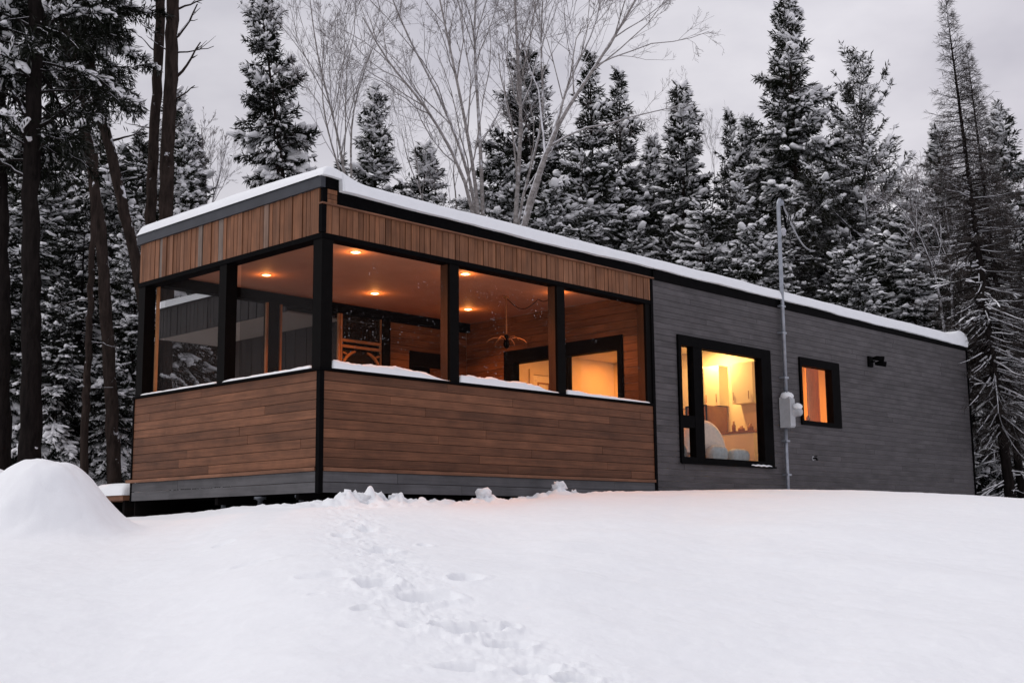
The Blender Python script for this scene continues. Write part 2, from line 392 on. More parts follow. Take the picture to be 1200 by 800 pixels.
def ground(x, y):
    z, d, az, t, dc = ground0(x, y)
    near = np.exp(-np.clip(d-16, 0, None)/6)
    z = z+near*(0.17*fbm(x*0.35, y*0.35, 1, 3)+0.075*fbm(x*1.1, y*1.1, 5, 3))*np.clip((dc-d-0.5)/4, 0.0, 1)
    z = z+0.016*near*fbm(x*5, y*5, 9, 3)+0.007*near*fbm(x*17, y*17, 13, 3)
    dm = np.full(np.shape(x), 9.0)
    for a, b in zip(TRAIL[:-1], TRAIL[1:]):
        ab = b-a; tt = np.clip(((x-a[0])*ab[0]+(y-a[1])*ab[1])/(ab@ab), 0, 1)
        dm = np.minimum(dm, np.hypot(x-a[0]-tt*ab[0], y-a[1]-tt*ab[1]))
    mk = np.exp(-(dm/0.30)**2)*np.clip((d-3)/2, 0, 1)
    z = z+mk*(0.050*fbm(x*3.2, y*3.2, 21, 3)+0.075*np.clip(fbm(x*13, y*13, 31, 4)-0.06, 0.0, 1)+0.03*fbm(x*22, y*22, 37, 3)-0.012)
    for (px, py, sx_, sy_, dep) in PRINTS:
        sx_, sy_ = sx_*0.72, sy_*0.80; ux = (x-px)*LAT[0]+(y-py)*LAT[1]; uy = (x-px)*FWD[0]+(y-py)*FWD[1]
        wob = 1+1.1*fbm(x*6+px, y*6, 41, 4)
        q = np.sqrt((ux/sx_)**2+(uy/sy_)**2)*wob
        z = z-dep*(1-sstep((q-0.45)/0.75))+dep*0.22*np.exp(-((q-1.35)/0.3)**2)
    for (px, py, s_, h_) in JP:
        r2 = ((x-px)**2+(y-py)**2)/s_**2
        z = z+h_*np.exp(-r2*0.8)*(0.62+2.2*np.clip(fbm(x*9, y*9, 51, 4), -0.3, 0.4))
    rg = np.exp(-((d-dc+0.15)/0.5)**2)*np.exp(-((az-np.interp(0, [0], [math.atan2(ray(500, 586)[1], ray(500, 586)[0])]))/0.13)**2)
    z = z+rg*(0.11*np.clip(fbm(x*8, y*8, 61, 5)*2, -0.2, 1)+0.05*np.clip(fbm(x*21, y*21, 67, 3), 0, 1))
    return z

az_f = np.linspace(-0.46, 0.46, 760); az_c1 = np.linspace(-PI, -0.46, 70)[:-1]; az_c2 = np.linspace(0.46, PI, 70)[1:-1]
AZ = YAW+np.concatenate([az_c1, az_f, az_c2])
D = np.concatenate([np.linspace(0.4, 4.4, 25)[:-1], np.geomspace(4.4, 21, 540)[:-1], np.geomspace(21, 900, 70)])
A2, D2 = np.meshgrid(AZ, D)
GX = CAM[0]+D2*np.cos(A2); GY = CAM[1]+D2*np.sin(A2)
GZ = ground(GX, GY)
na, nd = len(AZ), len(D)
g = Geo()
i = np.arange(nd-1)[:, None]*na; j = np.arange(na)[None]; k = (j+1) % na
g.add(np.stack([GX, GY, GZ], -1).reshape(-1, 3), np.stack([i+j, i+k, i+na+k, i+na+j], -1).reshape(-1, 4))
c0 = len(g.V[0]); jj = np.arange(na); kk = (jj+1) % na
g.add([(CAM[0], CAM[1], -2.16)]); g.F3.append(np.stack([np.full(na, c0), kk, jj], -1)); g.r3.append(np.full(na, 0.5))
tag(g.build('snow_ground', SNOWG, None, True), kind='structure')

# snow mounds on the left
def mound(label, px, py, d, H, wl, wr, wd, power, seed):
    c = at(px, py, d); cx, cy = c[0], c[1]
    n = 170; u = np.linspace(-3.0, 3.0, n); U_, W_ = np.meshgrid(u*max(wl, wr), u*wd)
    v = ray(px, py); hl = math.hypot(v[0], v[1]); fx, fy = v[0]/hl, v[1]/hl
    X = cx+U_*fy+W_*fx; Y = cy-U_*fx+W_*fy
    q = np.where(U_ < 0, np.abs(U_)/wl, np.abs(U_)/wr)
    q = np.sqrt(q**2+(np.abs(W_)/wd)**2)*(1+0.22*fbm(X*1.6+seed, Y*1.6, 3, 3))
    Hh = H*(0.86*np.exp(-q**power)+0.14*np.exp(-(q/1.5)**2))+(0.20*fbm(X*1.7, Y*1.7, seed, 4)+0.05*fbm(X*6, Y*6, seed, 3)+0.10*np.exp(-((q-0.95)/0.22)**2)*(fbm(X*1.1, Y*1.1, seed+3, 2)+0.25))*np.exp(-(q/1.3)**4)
    Z = ground(X, Y)+Hh-0.006-0.02*sstep((q-2.3)/0.5)
    g = Geo(); i = np.arange(n-1)[:, None]*n; j = np.arange(n-1)[None]
    g.add(np.stack([X, Y, Z], -1).reshape(-1, 3), np.stack([i+j, i+j+1, i+n+j+1, i+n+j], -1).reshape(-1, 4))
    return tag(g.build('snow_mound', SNOWG, None, True), label, 'snow mound')
mound('large rounded mound of snow in front of the porch\'s far left corner', 54, 606, 12.6, 0.68, 0.66, 0.60, 0.66, 3.2, 2.0)
mound('low hump of snow at the left edge beside the larger mound', -30, 606, 13.2, 0.60, 0.8, 0.66, 0.7, 2.6, 8.0)

def clump(px, py, yplane, s, label, grp='snow clods along the skirt'):
    p = hit(px, py, 1, yplane)
    r = np.random.default_rng(int(px*7+py))
    n, m = 9, 6; V = []
    for a in range(m+1):
        ph = PI*a/m
        for b in range(n):
            th = 2*PI*b/n
            rr = s*(0.42+0.85*r.random())
            V.append((rr*math.sin(ph)*math.cos(th), rr*math.sin(ph)*math.sin(th), rr*0.85*math.cos(ph)))
    V = np.array(V); V[:n] = V[:n].mean(0); V[-n:] = V[-n:].mean(0)
    F = [(a*n+b, (a+1)*n+b, (a+1)*n+(b+1) % n, a*n+(b+1) % n) for a in range(m) for b in range(n)]
    g = Geo(); z = float(ground(np.array([p[0]]), np.array([p[1]]))[0])
    g.add(V+np.array([p[0], p[1], z+s*0.02]), F)
    return tag(g.build('snow_clod', SNOWG, None, True), label, 'snow clod', grp)
for px, s, lab in [(424, 0.115, 'tallest jagged snow clod near the black corner trim of the porch'), (408, 0.075, 'snow clod just left of the tallest jagged clod by the corner'),
                   (443, 0.08, 'snow clod just right of the tallest jagged clod by the corner'), (462, 0.06, 'small snow clod at the right end of the ragged heap by the corner'),
                   (545, 0.05, 'small snow clod left of the upright clod under the porch skirt'), (565, 0.105, 'lone upright snow clod under the middle of the long porch skirt'),
                   (655, 0.10, 'pointed snow clod under the right part of the long porch skirt'), (672, 0.06, 'low snow clod right of the pointed one under the porch skirt')]:
    clump(px, 586, -0.85, s, lab)

# ------------------------------------------------------------------ cabin
L, W, P = 16.84, 3.97, 6.04
ZS = 1.07
cabin = empty('flat_roofed_cabin', (0, 0, 0), 'long low flat-roofed cabin with cedar screened porch and grey board walls', 'cabin')

def cuts(a, b, rows):
    """split interval a-b by openings"""
    iv = [(a, b)]
    for (o0, o1) in rows:
        nv = []
        for (p, q) in iv:
            if o1 <= p or o0 >= q: nv.append((p, q)); continue
            if o0 > p: nv.append((p, o0))
            if o1 < q: nv.append((o1, q))
        iv = nv
    return iv
def hboards(g, axis, a0, a1, z0, z1, hgt, plane, thick, gap=0.006, seg=(2.2, 4.2), openings=(), gapend=0.004):
    """horizontal boards; axis 'x' runs along x with front at y=plane, 'y' runs along y with front at x=plane"""
    n = max(1, round((z1-z0)/hgt)); h = (z1-z0)/n
    for k in range(n):
        za, zb = z0+k*h+gap/2, z0+(k+1)*h-gap/2
        zm = (za+zb)/2
        ops = [(o[0], o[1]) for o in openings if o[2] < zm < o[3]]
        for (p, q) in cuts(a0, a1, ops):
            x = p - rng.random()*seg[0]
            while x < q:
                ln = rng.uniform(*seg); e = min(x+ln, q); s = max(x, p)
                if e-s > 0.02:
                    dt = rng.uniform(0, 0.0025)
                    if axis == 'x': g.box((s+gapend/2, plane-dt, za), (e-gapend/2, plane+thick, zb), rng.random())
                    else: g.box((plane-dt, s+gapend/2, za), (plane+thick, e-gapend/2, zb), rng.random())
                x += ln
def vboards(g, axis, a0, a1, z0, z1, wid, plane, thick, gap=0.010):
    x = a0
    while x < a1-0.02:
        ww = wid*rng.uniform(0.75, 1.25); e = min(x+ww, a1)
        dt = rng.choice([0.0, 0.0, 0.006, 0.010])
        if axis == 'x': g.box((x+gap/2, plane-dt, z0), (e-gap/2, plane+thick, z1), rng.random())
        else: g.box((plane-dt, x+gap/2, z0), (plane+thick, e-gap/2, z1), rng.random())
        x = e

# guards (lower porch walls)
g = Geo(); hboards(g, 'x', 0.045, 6.0, 0.012, ZS-0.005, 0.103, 0.0, 0.022); gw = g.build('guard_wall', WOODH, cabin)
gw['label'] = 'long guard wall of horizontal cedar boards'
g = Geo().box((0.05, 0.024, 0.0), (5.99, 0.10, ZS-0.01)); g.build('backing', UNDER, gw)
g = Geo(); hboards(g, 'y', 0.045, W, 0.012, ZS-0.005, 0.103, 0.0, 0.022); gw2 = g.build('guard_wall', WOODH, cabin)
gw2['label'] = 'short guard wall of horizontal cedar boards'
g = Geo().box((0.024, 0.105, 0.0), (0.10, W-0.02, ZS-0.01)); g.build('backing', UNDER, gw2)
g = Geo(); hboards(g, 'x', 0.12, 5.99, 0.05, ZS-0.005, 0.118, W-0.10, 0.022); g.build('rear_guard_wall', WOODH, cabin)
# corner trim
g = Geo().box((-0.018, -0.018, -0.275), (0.043, 0.043, ZS-0.003)); g.build('corner_trim', BLACK, cabin)
g = Geo().box((-0.022, -0.022, 2.625), (0.040, 0.040, 2.944)); g.build('corner_trim', BLACK, cabin)
g = Geo().box((5.995, -0.016, -0.275), (6.052, 0.05, 2.944)); g.build('edge_trim', BLACK, cabin)
g = Geo().box((-0.012, W+0.001, -0.275), (0.04, W+0.03, ZS)); g.build('edge_trim', BLACK, cabin)
# skirt and strip
g = Geo(); hboards(g, 'x', 0.045, 5.993, -0.27, -0.036, 0.117, -0.002, 0.024); hboards(g, 'y', 0.045, W, -0.27, -0.036, 0.117, -0.002, 0.024); g.build('skirt', SKIRTB, cabin)
g = Geo().box((0.045, -0.030, -0.034), (5.99, 0.03, 0.006), 0.4).box((-0.030, 0.045, -0.034), (0.03, W+0.12, 0.006), 0.6); g.build('skirt_strip', WOODS, cabin)
g = Geo().box((0.03, 0.03, -0.262), (L-0.03, W-0.03, -0.24)).box((0.03, 0.40, -0.34), (L-0.1, 0.45, -0.262)).box((0.03, 2.0, -0.36), (L-0.1, 2.06, -0.262)); g.build('floor_joists', UNDER, cabin)
for (px, py) in [(305, 580), (353, 582), (262, 585), (395, 588)]:
    p = hit(px, py, 0, 0.32); g = Geo()
    if px == 395: p = np.array([1.05, 0.32, 0])
    g.lathe([(0.030, -0.95), (0.030, -0.315), (0.045, -0.312), (0.045, -0.305), (0.075, -0.303), (0.075, -0.272)], 14, (p[0], p[1], 0)); g.build('foundation_pile', GALV, cabin, True)
g = Geo().box((0.04, W-0.03, -1.0), (L-0.1, W-0.005, -0.262)).box((L-0.13, 0.05, -1.0), (L-0.1, W-0.03, -0.262)); g.build('added_gap_backing', UNDER, cabin)  # added dark panel, shuts off the bright view through under the floor
# sill
g = Geo().box((-0.03, -0.030, ZS), (6.0, 0.16, ZS+0.028)); sl = g.build('sill', BLACK, cabin)
g = Geo().box((-0.030, 0.162, ZS), (0.16, W+0.01, ZS+0.028)); sl2 = g.build('sill', BLACK, cabin)
g = Geo().box((0.165, W-0.16, ZS), (6.0, W, ZS+0.028)); g.build('sill', BLACK, cabin)
# posts
PX = [(0.0, 0.157), (1.96, 2.117), (3.94, 4.096), (5.88, 6.035)]
PTRIM = plain('post_black', (0.0036, 0.0030, 0.0030), 0.5, 0.3, 9, 0, 0.03)
for (a, b) in PX:
    g = Geo().box((a, 0.0, ZS+0.028), (b, 0.157, 2.56)); g.build('porch_post', PTRIM, cabin)
LINE = boards('post_lining', [(0, (0.06, 0.021, 0.008)), (1, (0.08, 0.028, 0.010))], (30, 30, 2), streak=0.3)
for (a, b) in PX[1:]:
    g = Geo().box((a-0.010, 0.035, ZS+0.03), (a-0.001, 0.156, 2.555)); g.build('post_lining', LINE, cabin)
for (a, b) in [(1.89, 2.047), (3.81, 3.97)]:
    g = Geo().box((0.0, a, ZS+0.028), (0.157, b, 2.56)); g.build('porch_post', PTRIM, cabin)
for (a, b) in [(2.0, 2.16), (4.12, 4.28)]:
    g = Geo().box((a, W-0.157, ZS+0.028), (b, W, 2.62)); g.build('porch_post', PTRIM, cabin)
# pine screen frames: inner edges of the bays
def stick(g, a, b): g.box(a, b, rng.random())
g = Geo(); stick(g, (0.165, 3.770, ZS+0.03), (0.20, 3.805, 2.62)); 
g.build('screen_frame', FURN, cabin)
for (x0, x1) in [(0.30, 1.96), (2.20, 3.27)]:
    for xx in ((x0, x1) if x0 > 1 else (x1,)):
        g = Geo(); stick(g, (xx, W-0.13, ZS+0.03), (xx+0.032, W-0.09, 2.72)); g.build('screen_frame', FURN, cabin)
    g = Geo().box((x0+0.036, W-0.112, ZS+0.04), (x1-0.002, W-0.108, 2.6)); g.build('insect_screen', SCREEN0, cabin)
SCREEN1 = screen('insect_mesh_dark', 0.38, 0.05)
for (a, b) in [(0.157, 1.89), (2.047, 3.765)]:
    g = Geo().add([(0.21, a, ZS+0.03), (0.21, b, ZS+0.03), (0.21, b, 2.74), (0.21, a, 2.74)], [(3, 2, 1, 0)]); g.build('insect_screen', SCREEN1, cabin)
for k in range(3):
    g = Geo().add([(PX[k][1], 0.09, ZS+0.03), (PX[k+1][0], 0.09, ZS+0.03), (PX[k+1][0], 0.09, 2.60), (PX[k][1], 0.09, 2.60)], [(0, 1, 2, 3)]); g.build('insect_screen', SCREEN, cabin)
# header trims
g = Geo().box((-0.012, -0.012, 2.56), (5.993, 0.157, 2.618)).box((-0.012, 0.158, 2.56), (0.157, W+0.01, 2.618)); g.build('header_trim', BLACK, cabin)
g = Geo().box((0.165, W-0.157, 2.60), (P, W, 2.748)); g.build('rear_header', BLACK, cabin)
g = Geo(); vboards(g, 'x', 0.045, 5.99, 2.62, 2.943, 0.088, 0.0, 0.03); g.build('wood_band', WOODV, cabin)
g = Geo(); vboards(g, 'y', 0.045, W, 2.62, 3.14, 0.088, 0.0, 0.03); g.build('wood_band', WOODV, cabin)
g = Geo().box((0.04, 0.032, 2.62), (6.0, 0.12, 2.94)).box((0.034, 0.125, 2.62), (0.12, W-0.01, 3.13)); g.build('band_backing', UNDER, cabin)
g = Geo().box((-0.035, -0.045, 2.946), (6.052, 0.03, 2.962), 0.2); g.build('band_ledge', WOODS, cabin)
g = Geo(); hboards(g, 'x', 0.065, 0.205, 2.964, 3.138, 0.06, 0.0, 0.03, 0.006); g.build('parapet_end_wood', WOODV, cabin)
# fascias
g = Geo().box((-0.035, -0.012, 3.142), (0.03, W+0.04, 3.268)); g.build('parapet_fascia', FASCIA, cabin)
g = Geo().box((0.031, -0.016, 3.142), (0.215, 0.06, 3.268)).box((-0.003, -0.004, 2.964), (0.062, 0.03, 3.140)); g.build('parapet_end', BLACK, cabin)
g = Geo().box((0.212, -0.006, 2.964), (L-0.11, 0.12, 3.155)).box((6.055, -0.03, 2.945), (L-0.11, -0.007, 3.15)); g.build('eave_fascia', BLACK, cabin)
g = Geo().box((L-0.108, -0.02, 2.945), (L+0.02, W, 3.268)).box((L-0.012, -0.028, -0.3), (L+0.03, 0.02, 2.944)); g.build('end_trim', BLACK, cabin)

# roof with its snow
g = Geo().box((0.122, 0.125, 2.95), (L-0.11, W, 3.10)); roof = g.build('roof', UNDER, cabin)
nx, ny = 700, 110
def dens(a, b, n, e): # denser towards both ends
    t = np.linspace(0, 1, n); t = t+e*np.sin(2*PI*t)/(2*PI)*-1; return a+(b-a)*t
xs = np.concatenate([np.linspace(-0.055, 0.5, 70)[:-1], np.linspace(0.5, L-0.6, 480)[:-1], np.linspace(L-0.6, L+0.065, 70)])
ys = np.concatenate([np.linspace(-0.085, 0.3, 60)[:-1], np.linspace(0.3, W+0.05, 50)])
X, Y = np.meshgrid(xs, ys)
par = np.clip(np.exp(-((X-0.08)/0.30)**2)+1.0*np.exp(-((X-L+0.20)/0.33)**2), 0, 1)
wav = 0.022*fbm(X*1.1, Y*1.1, 71, 3)+0.012*fbm(X*5, Y*5, 77, 3)
front = -0.08+0.045*fbm(X*0.9, X*0+3.3, 81, 4)*2
front = np.where(X < 0.24, front*0.25-0.05, front)
top = 3.268-0.0022*X+0.125*par+wav+0.03*sstep((Y-0.1)/1.2)
lip = np.where(X < 0.22, 3.262, np.interp(X, [0.2, 3.7, 5.9, 12, 15.5, 17], [3.125, 3.085, 3.105, 3.055, 3.02, 3.01]))+0.045*fbm(X*1.3, X*0, 85, 5)
lip = np.where(X > L+0.0, 3.10, lip)
def edge(dist, rad):
    q = np.clip(dist/rad, 0, 1); return np.sqrt(np.clip(1-(1-q)**2, 0, 1))
ey = edge(Y-ys[0], 0.075); ex = np.minimum(edge(X+0.055, 0.11), edge(L+0.065-X, 0.09)); eb = edge(W+0.05-Y, 0.1)
e = ey*ex*eb
base = lip
Z = base+(top-base)*e
Yd = Y+(front-ys[0])*np.clip(1-(Y-ys[0])/0.3, 0, 1)
g = Geo(); n = len(xs); i = np.arange(len(ys)-1)[:, None]*n; j = np.arange(n-1)[None]
V = np.stack([X, Yd, Z], -1)
g.add(V.reshape(-1, 3), np.stack([i+j, i+j+1, i+n+j+1, i+n+j], -1).reshape(-1, 4))
# underside of the hanging lip
Vl = np.stack([V[0], V[0]*[1, 0, 1]+[0, 0.02, 0]], 0)
i = np.zeros((1, 1), int)
g.add(Vl.reshape(-1, 3), np.stack([n+j, n+j+1, j+1, j], -1).reshape(-1, 4))
g.build('roof_snow', SNOW, roof, True)

# sill snow, bay by bay
def sillsnow(axis, a0, a1, hfun, seed, parent):
    n = 80; m = 15
    s = np.linspace(0, 1, n); t = np.linspace(0, 1, m)
    Sg, Tg = np.meshgrid(s, t)
    a = a0+(a1-a0)*Sg; across = -0.026+0.135*Tg
    h = hfun(Sg)*(0.85+0.7*fbm(a*7, Tg*2+seed, seed, 4))*np.sqrt(np.clip(1-(2*Tg-1)**2, 0, 1))**0.8
    h = h*np.clip(np.minimum(Sg, 1-Sg)/0.015, 0, 1)+0.001
    z = ZS+0.028+h
    V = np.stack([a, across, z], -1) if axis == 'x' else np.stack([across, a, z], -1)
    g = Geo(); i = np.arange(m-1)[:, None]*n; j = np.arange(n-1)[None]
    F = np.stack([i+j, i+j+1, i+n+j+1, i+n+j], -1).reshape(-1, 4)
    if axis != 'x': F = F[:, ::-1]
    g.add(V.reshape(-1, 3), F); g.build('sill_snow', SNOW, parent, True)
sillsnow('x', 0.16, 1.96, lambda s: 0.125-0.03*s-0.085*sstep((s-0.72)/0.28), 1, sl)
sillsnow('x', 2.12, 3.94, lambda s: 0.125-0.02*s-0.075*sstep((s-0.6)/0.4), 2, sl)
sillsnow('x', 4.10, 5.92, lambda s: 0.085-0.06*s+0.0*s, 3, sl)
sillsnow('y', 0.16, 1.89, lambda s: 0.045-0.01*s, 4, sl2)
sillsnow('y', 2.05, 3.80, lambda s: 0.035-0.005*s, 5, sl2)

# porch inside
g = Geo().box((0.10, 0.10, -0.05), (P, W-0.1, 0.012)); g.build('porch_floor', DECK, cabin)
g = Geo().box((0.125, 0.125, 2.75), (P, W-0.002, 2.80)); ceil = g.build('porch_ceiling', CEIL, cabin)
for x in (1.25, 3.15, 5.05):
    for y in (0.95, 2.85):
        g = Geo().lathe([(0.0, 2.733), (0.030, 2.736), (0.052, 2.745)], 20, (x, y, 0)); 
        g2 = Geo().lathe([(0.052, 2.748), (0.074, 2.740), (0.076, 2.749)], 20, (x, y, 0))
        rl = g2.build('recessed_light', PLASTER, cabin, True); g.build('bulb', LAMP, rl)
        lamp('recessed_lamp', (x, y, 2.73), 26.0, 0.09, (1.0, 0.33, 0.075), cabin, 2.25)
        lamp('added_ceiling_glow', (x, y, 2.665), 3.6, 0.04, (1.0, 0.36, 0.09), rl, kind='POINT')  # extra point lamp added below each fixture to pool light on the ceiling
# rear right panel and back wall of the porch
g = Geo(); hboards(g, 'x', 4.285, P, 0.02, 2.60, 0.118, W-0.06, 0.022, openings=[(4.78, 5.80, 0.02, 2.16)]); g.build('porch_side_wall', WOODD, cabin)
g = Geo().box((4.285, W-0.035, 0.02), (4.75, W+0.02, 2.6)).box((4.75, W-0.035, 2.19), (P, W+0.02, 2.6)).box((5.83, W-0.035, 0.02), (P, W+0.02, 2.19)); g.build('wall_backing', UNDER, cabin)
def frame(g, axis, a0, a1, z0, z1, p0, p1, tl, tr, tb, tt):
    def bx(aa, ab, za, zb):
        if axis == 'x': g.box((aa, p0, za), (ab, p1, zb))
        else: g.box((p0, aa, za), (p1, ab, zb))
    bx(a0, a0+tl, z0, z1); bx(a1-tr, a1, z0, z1); bx(a0+tl, a1-tr, z0, z0+tb); bx(a0+tl, a1-tr, z1-tt, z1)
g = Geo(); frame(g, 'x', 4.76, 5.82, 0.04, 2.18, W-0.085, W-0.0, 0.07, 0.07, 0.1, 0.24); dd = g.build('side_door', BLACK, cabin)
g = Geo().add([(4.83, W-0.05, 0.14), (5.75, W-0.05, 0.14), (5.75, W-0.05, 1.94), (4.83, W-0.05, 1.94)], [(0, 1, 2, 3)]); g.build('pane', DARKGLASS, dd)
g = Geo()
DO = [(0.57, 3.0, 0.03, 2.17)]
n = round(2.73/0.118)
hboards(g, 'y', 0.10, W-0.062, 0.02, 2.748, 0.118, P, 0.022, openings=DO); g.build('porch_back_wall', WOODD, cabin)
g = Geo(); frame(g, 'y', 0.555, 3.015, 0.02, 2.185, P-0.028, P+0.13, 0.10, 0.20, 0.10, 0.21); pd = g.build('patio_door', BLACK, cabin)
g = Geo().box((P-0.015, 1.66, 0.12), (P+0.10, 1.76, 1.975)); g.build('meeting_stile', BLACK, pd)
g = Geo().add([(P+0.05, 0.655, 0.12), (P+0.05, 2.815, 0.12), (P+0.05, 2.815, 1.975), (P+0.05, 0.655, 1.975)], [(3, 2, 1, 0)]); g.build('pane', GLASS, pd)
WT = 0.16
g = Geo().box((P+0.024, 0.03, 0.0), (P+WT, 0.56, 2.94)).box((P+0.024, 3.01, 0.0), (P+WT, W, 2.94)).box((P+0.024, 0.56, 2.18), (P+WT, 3.01, 2.94)); g.build('inner_wall', PLASTER, cabin)

# grey long wall with two windows
OP = [(6.66, 9.12, 0.32, 2.15), (10.13, 11.38, 1.06, 2.14)]
g = Geo(); hboards(g, 'x', 6.055, L-0.012, -0.275, 2.945, 0.0895, 0.0, 0.022, 0.005, (2.5, 4.8), OP); wallg = g.build('grey_wall', GREYB, cabin)
g = Geo()
xs_ = [P+WT+0.001, 6.64, 9.14, 10.11, 11.40, L-0.02]
for a, b, zz in [(xs_[0], xs_[1], None), (xs_[1], xs_[2], (0.30, 2.17)), (xs_[2], xs_[3], None), (xs_[3], xs_[4], (1.04, 2.16)), (xs_[4], xs_[5], None)]:
    if zz is None: g.box((a, 0.024, -0.25), (b, WT, 2.94))
    else: g.box((a, 0.024, -0.25), (b, WT, zz[0])); g.box((a, 0.024, zz[1]), (b, WT, 2.94))
g.build('wall_core', PLASTER, cabin)
g = Geo(); hboards(g, 'y', 0.0, W, -0.275, 2.945, 0.0895, L, 0.022, 0.005); g.build('end_wall', GREYB, cabin)
g = Geo().box((P+WT, W-0.10, 0.0), (L-0.02, W-0.002, 2.94)).box((L-0.10, WT, 0.0), (L-0.004, W-0.10, 2.94)); g.build('rear_wall', PLASTER, cabin)
g = Geo().box((P+WT, WT, -0.02), (L-0.1, W-0.1, 0.02)); g.build('room_floor', DECK, cabin)
g = Geo().box((P+WT, WT, 2.44), (L-0.1, W-0.1, 2.48)); g.build('room_ceiling', PLASTER, cabin)
g = Geo().box((9.90, WT, 0.02), (9.98, W-0.1, 2.44)); g.build('partition', PLASTER, cabin)
g = Geo().box((12.6, WT, 0.02), (12.68, W-0.1, 2.44)); g.build('partition', PLASTER, cabin)
# large window
g = Geo(); frame(g, 'x', 6.615, 9.165, 0.275, 2.185, -0.035, 0.10, 0.075, 0.285, 0.085, 0.155)
big = g.build('window', BLACK, cabin); big['label'] = 'large three-light black window'
g = Geo().box((7.00, -0.028, 0.36), (7.235, 0.09, 2.03)); g.build('mullion', BLACK, big)
g = Geo().box((6.69, -0.024, 0.80), (7.00, 0.085, 0.98)); g.build('transom', BLACK, big)
for (a, b, c, d) in [(6.69, 7.0, 0.98, 2.03), (6.69, 7.0, 0.36, 0.80), (7.235, 8.88, 0.36, 2.03)]:
    g = Geo().add([(a, 0.03, c), (b, 0.03, c), (b, 0.03, d), (a, 0.03, d)], [(0, 1, 2, 3)]); g.build('pane', GLASS, big)
g = Geo().box((6.60, -0.055, 0.255), (9.18, -0.036, 0.285)); sill = g.build('sill', BLACK, big)
nn = 24; g = Geo(); g.tube([(8.45+0.6*k/nn, -0.05, 0.290+0.004*math.sin(k)) for k in range(nn+1)], [0.004+0.012*math.sin(PI*k/nn)**0.5 for k in range(nn+1)], 8); g.build('ledge_snow', SNOW, sill, True)
g = Geo(); frame(g, 'x', 10.08, 11.415, 1.025, 2.175, -0.035, 0.10, 0.065, 0.28, 0.075, 0.14); sm = g.build('window', BLACK, cabin); sm['label'] = 'small single-pane black window'
g = Geo().add([(10.145, 0.03, 1.10), (11.135, 0.03, 1.10), (11.135, 0.03, 2.035), (10.145, 0.03, 2.035)], [(0, 1, 2, 3)]); g.build('pane', GLASS, sm)

# inside of the rooms (seen through the glass)
g = Geo()
for y0, y1 in [(1.30, 1.62), (1.64, 2.2), (0.62, 1.06)]:
    g.box((9.62, y0, 1.42), (9.895, y1-0.008, 2.12))
wc = g.build('wall_cabinet', CREAM); tag(wc, 'row of cream wall cabinets on the far wall inside the large window', 'cabinet')
for y_ in (0.70, 1.01, 1.36, 1.57, 1.71, 2.1):
    g = Geo().tube([(9.605, y_, 1.48), (9.605, y_, 1.62)], 0.007, 6); g.build('handle', BROWN, wc)
fr = empty('refrigerator', (9.6, 1.55, 0.02), 'tall dark fronted refrigerator beneath the cream cabinets behind the large window', 'refrigerator')
g = Geo().box((9.28-9.6, -0.22, 0.0), (0.28, 0.22, 1.38)); g.build('body', BROWN, fr)
g = Geo(); frame(g, 'y', -0.22, 0.22, 0.0, 1.39, -0.345, -0.325, 0.02, 0.02, 0.02, 0.02); g.build('door_frame', BLACK, fr)
g = Geo().tube([(-0.36, -0.16, 0.5), (-0.36, -0.16, 1.2)], 0.012, 8); g.build('handle', GALV, fr)
ct = empty('kitchen_counter', (9.5, 0.8, 0.02), 'kitchen counter with cream front behind the large window', 'counter')
g = Geo().box((-0.18, -0.35, 0), (0.38, 0.45, 0.86)); g.build('cupboard', CREAM, ct)
g = Geo().box((-0.2, -0.37, 0.862), (0.38, 0.47, 0.90)); g.build('worktop', BROWN, ct)
for k, (y, h, r_) in enumerate([(0.62, 0.13, 0.05), (0.80, 0.10, 0.06), (0.95, 0.19, 0.032)]):
    g = Geo().lathe([(0, 0), (r_, 0), (r_, h*0.6), (r_*0.45, h*0.75), (r_*0.45, h), (0, h)], 14, (9.5, y, 0.922))
    tag(g.build('jar', BROWN, None, True), ['dark jar nearest the window on the kitchen worktop', 'squat dark jar in the middle of the kitchen worktop', 'tallest dark jar on the kitchen worktop'][k], 'jar', 'jars on the kitchen worktop')
ac = empty('reflection_armchair', (7.98, 0.62, 0.08), 'pale round-backed armchair standing in for snow reflected low in the large window', 'reflection_armchair')  # chair shape takes the place of a pale snow reflection in the glass
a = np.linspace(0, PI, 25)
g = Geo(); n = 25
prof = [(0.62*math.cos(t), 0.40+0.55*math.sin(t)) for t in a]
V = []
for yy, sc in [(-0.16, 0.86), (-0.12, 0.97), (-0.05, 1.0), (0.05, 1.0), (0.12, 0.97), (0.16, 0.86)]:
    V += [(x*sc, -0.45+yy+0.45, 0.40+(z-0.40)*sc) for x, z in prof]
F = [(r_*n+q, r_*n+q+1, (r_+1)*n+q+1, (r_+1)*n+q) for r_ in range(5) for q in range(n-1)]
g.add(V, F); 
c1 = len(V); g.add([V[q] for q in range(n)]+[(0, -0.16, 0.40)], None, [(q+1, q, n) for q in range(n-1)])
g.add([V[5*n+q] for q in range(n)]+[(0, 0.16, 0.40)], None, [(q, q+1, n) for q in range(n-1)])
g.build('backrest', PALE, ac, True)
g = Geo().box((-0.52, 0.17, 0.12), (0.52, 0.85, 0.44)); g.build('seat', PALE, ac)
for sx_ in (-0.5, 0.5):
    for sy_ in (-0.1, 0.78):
        g = Geo().tube([(sx_, sy_, 0.0), (sx_*0.96, sy_, 0.14)], [0.02, 0.028], 8); g.build('leg', BROWN, ac)
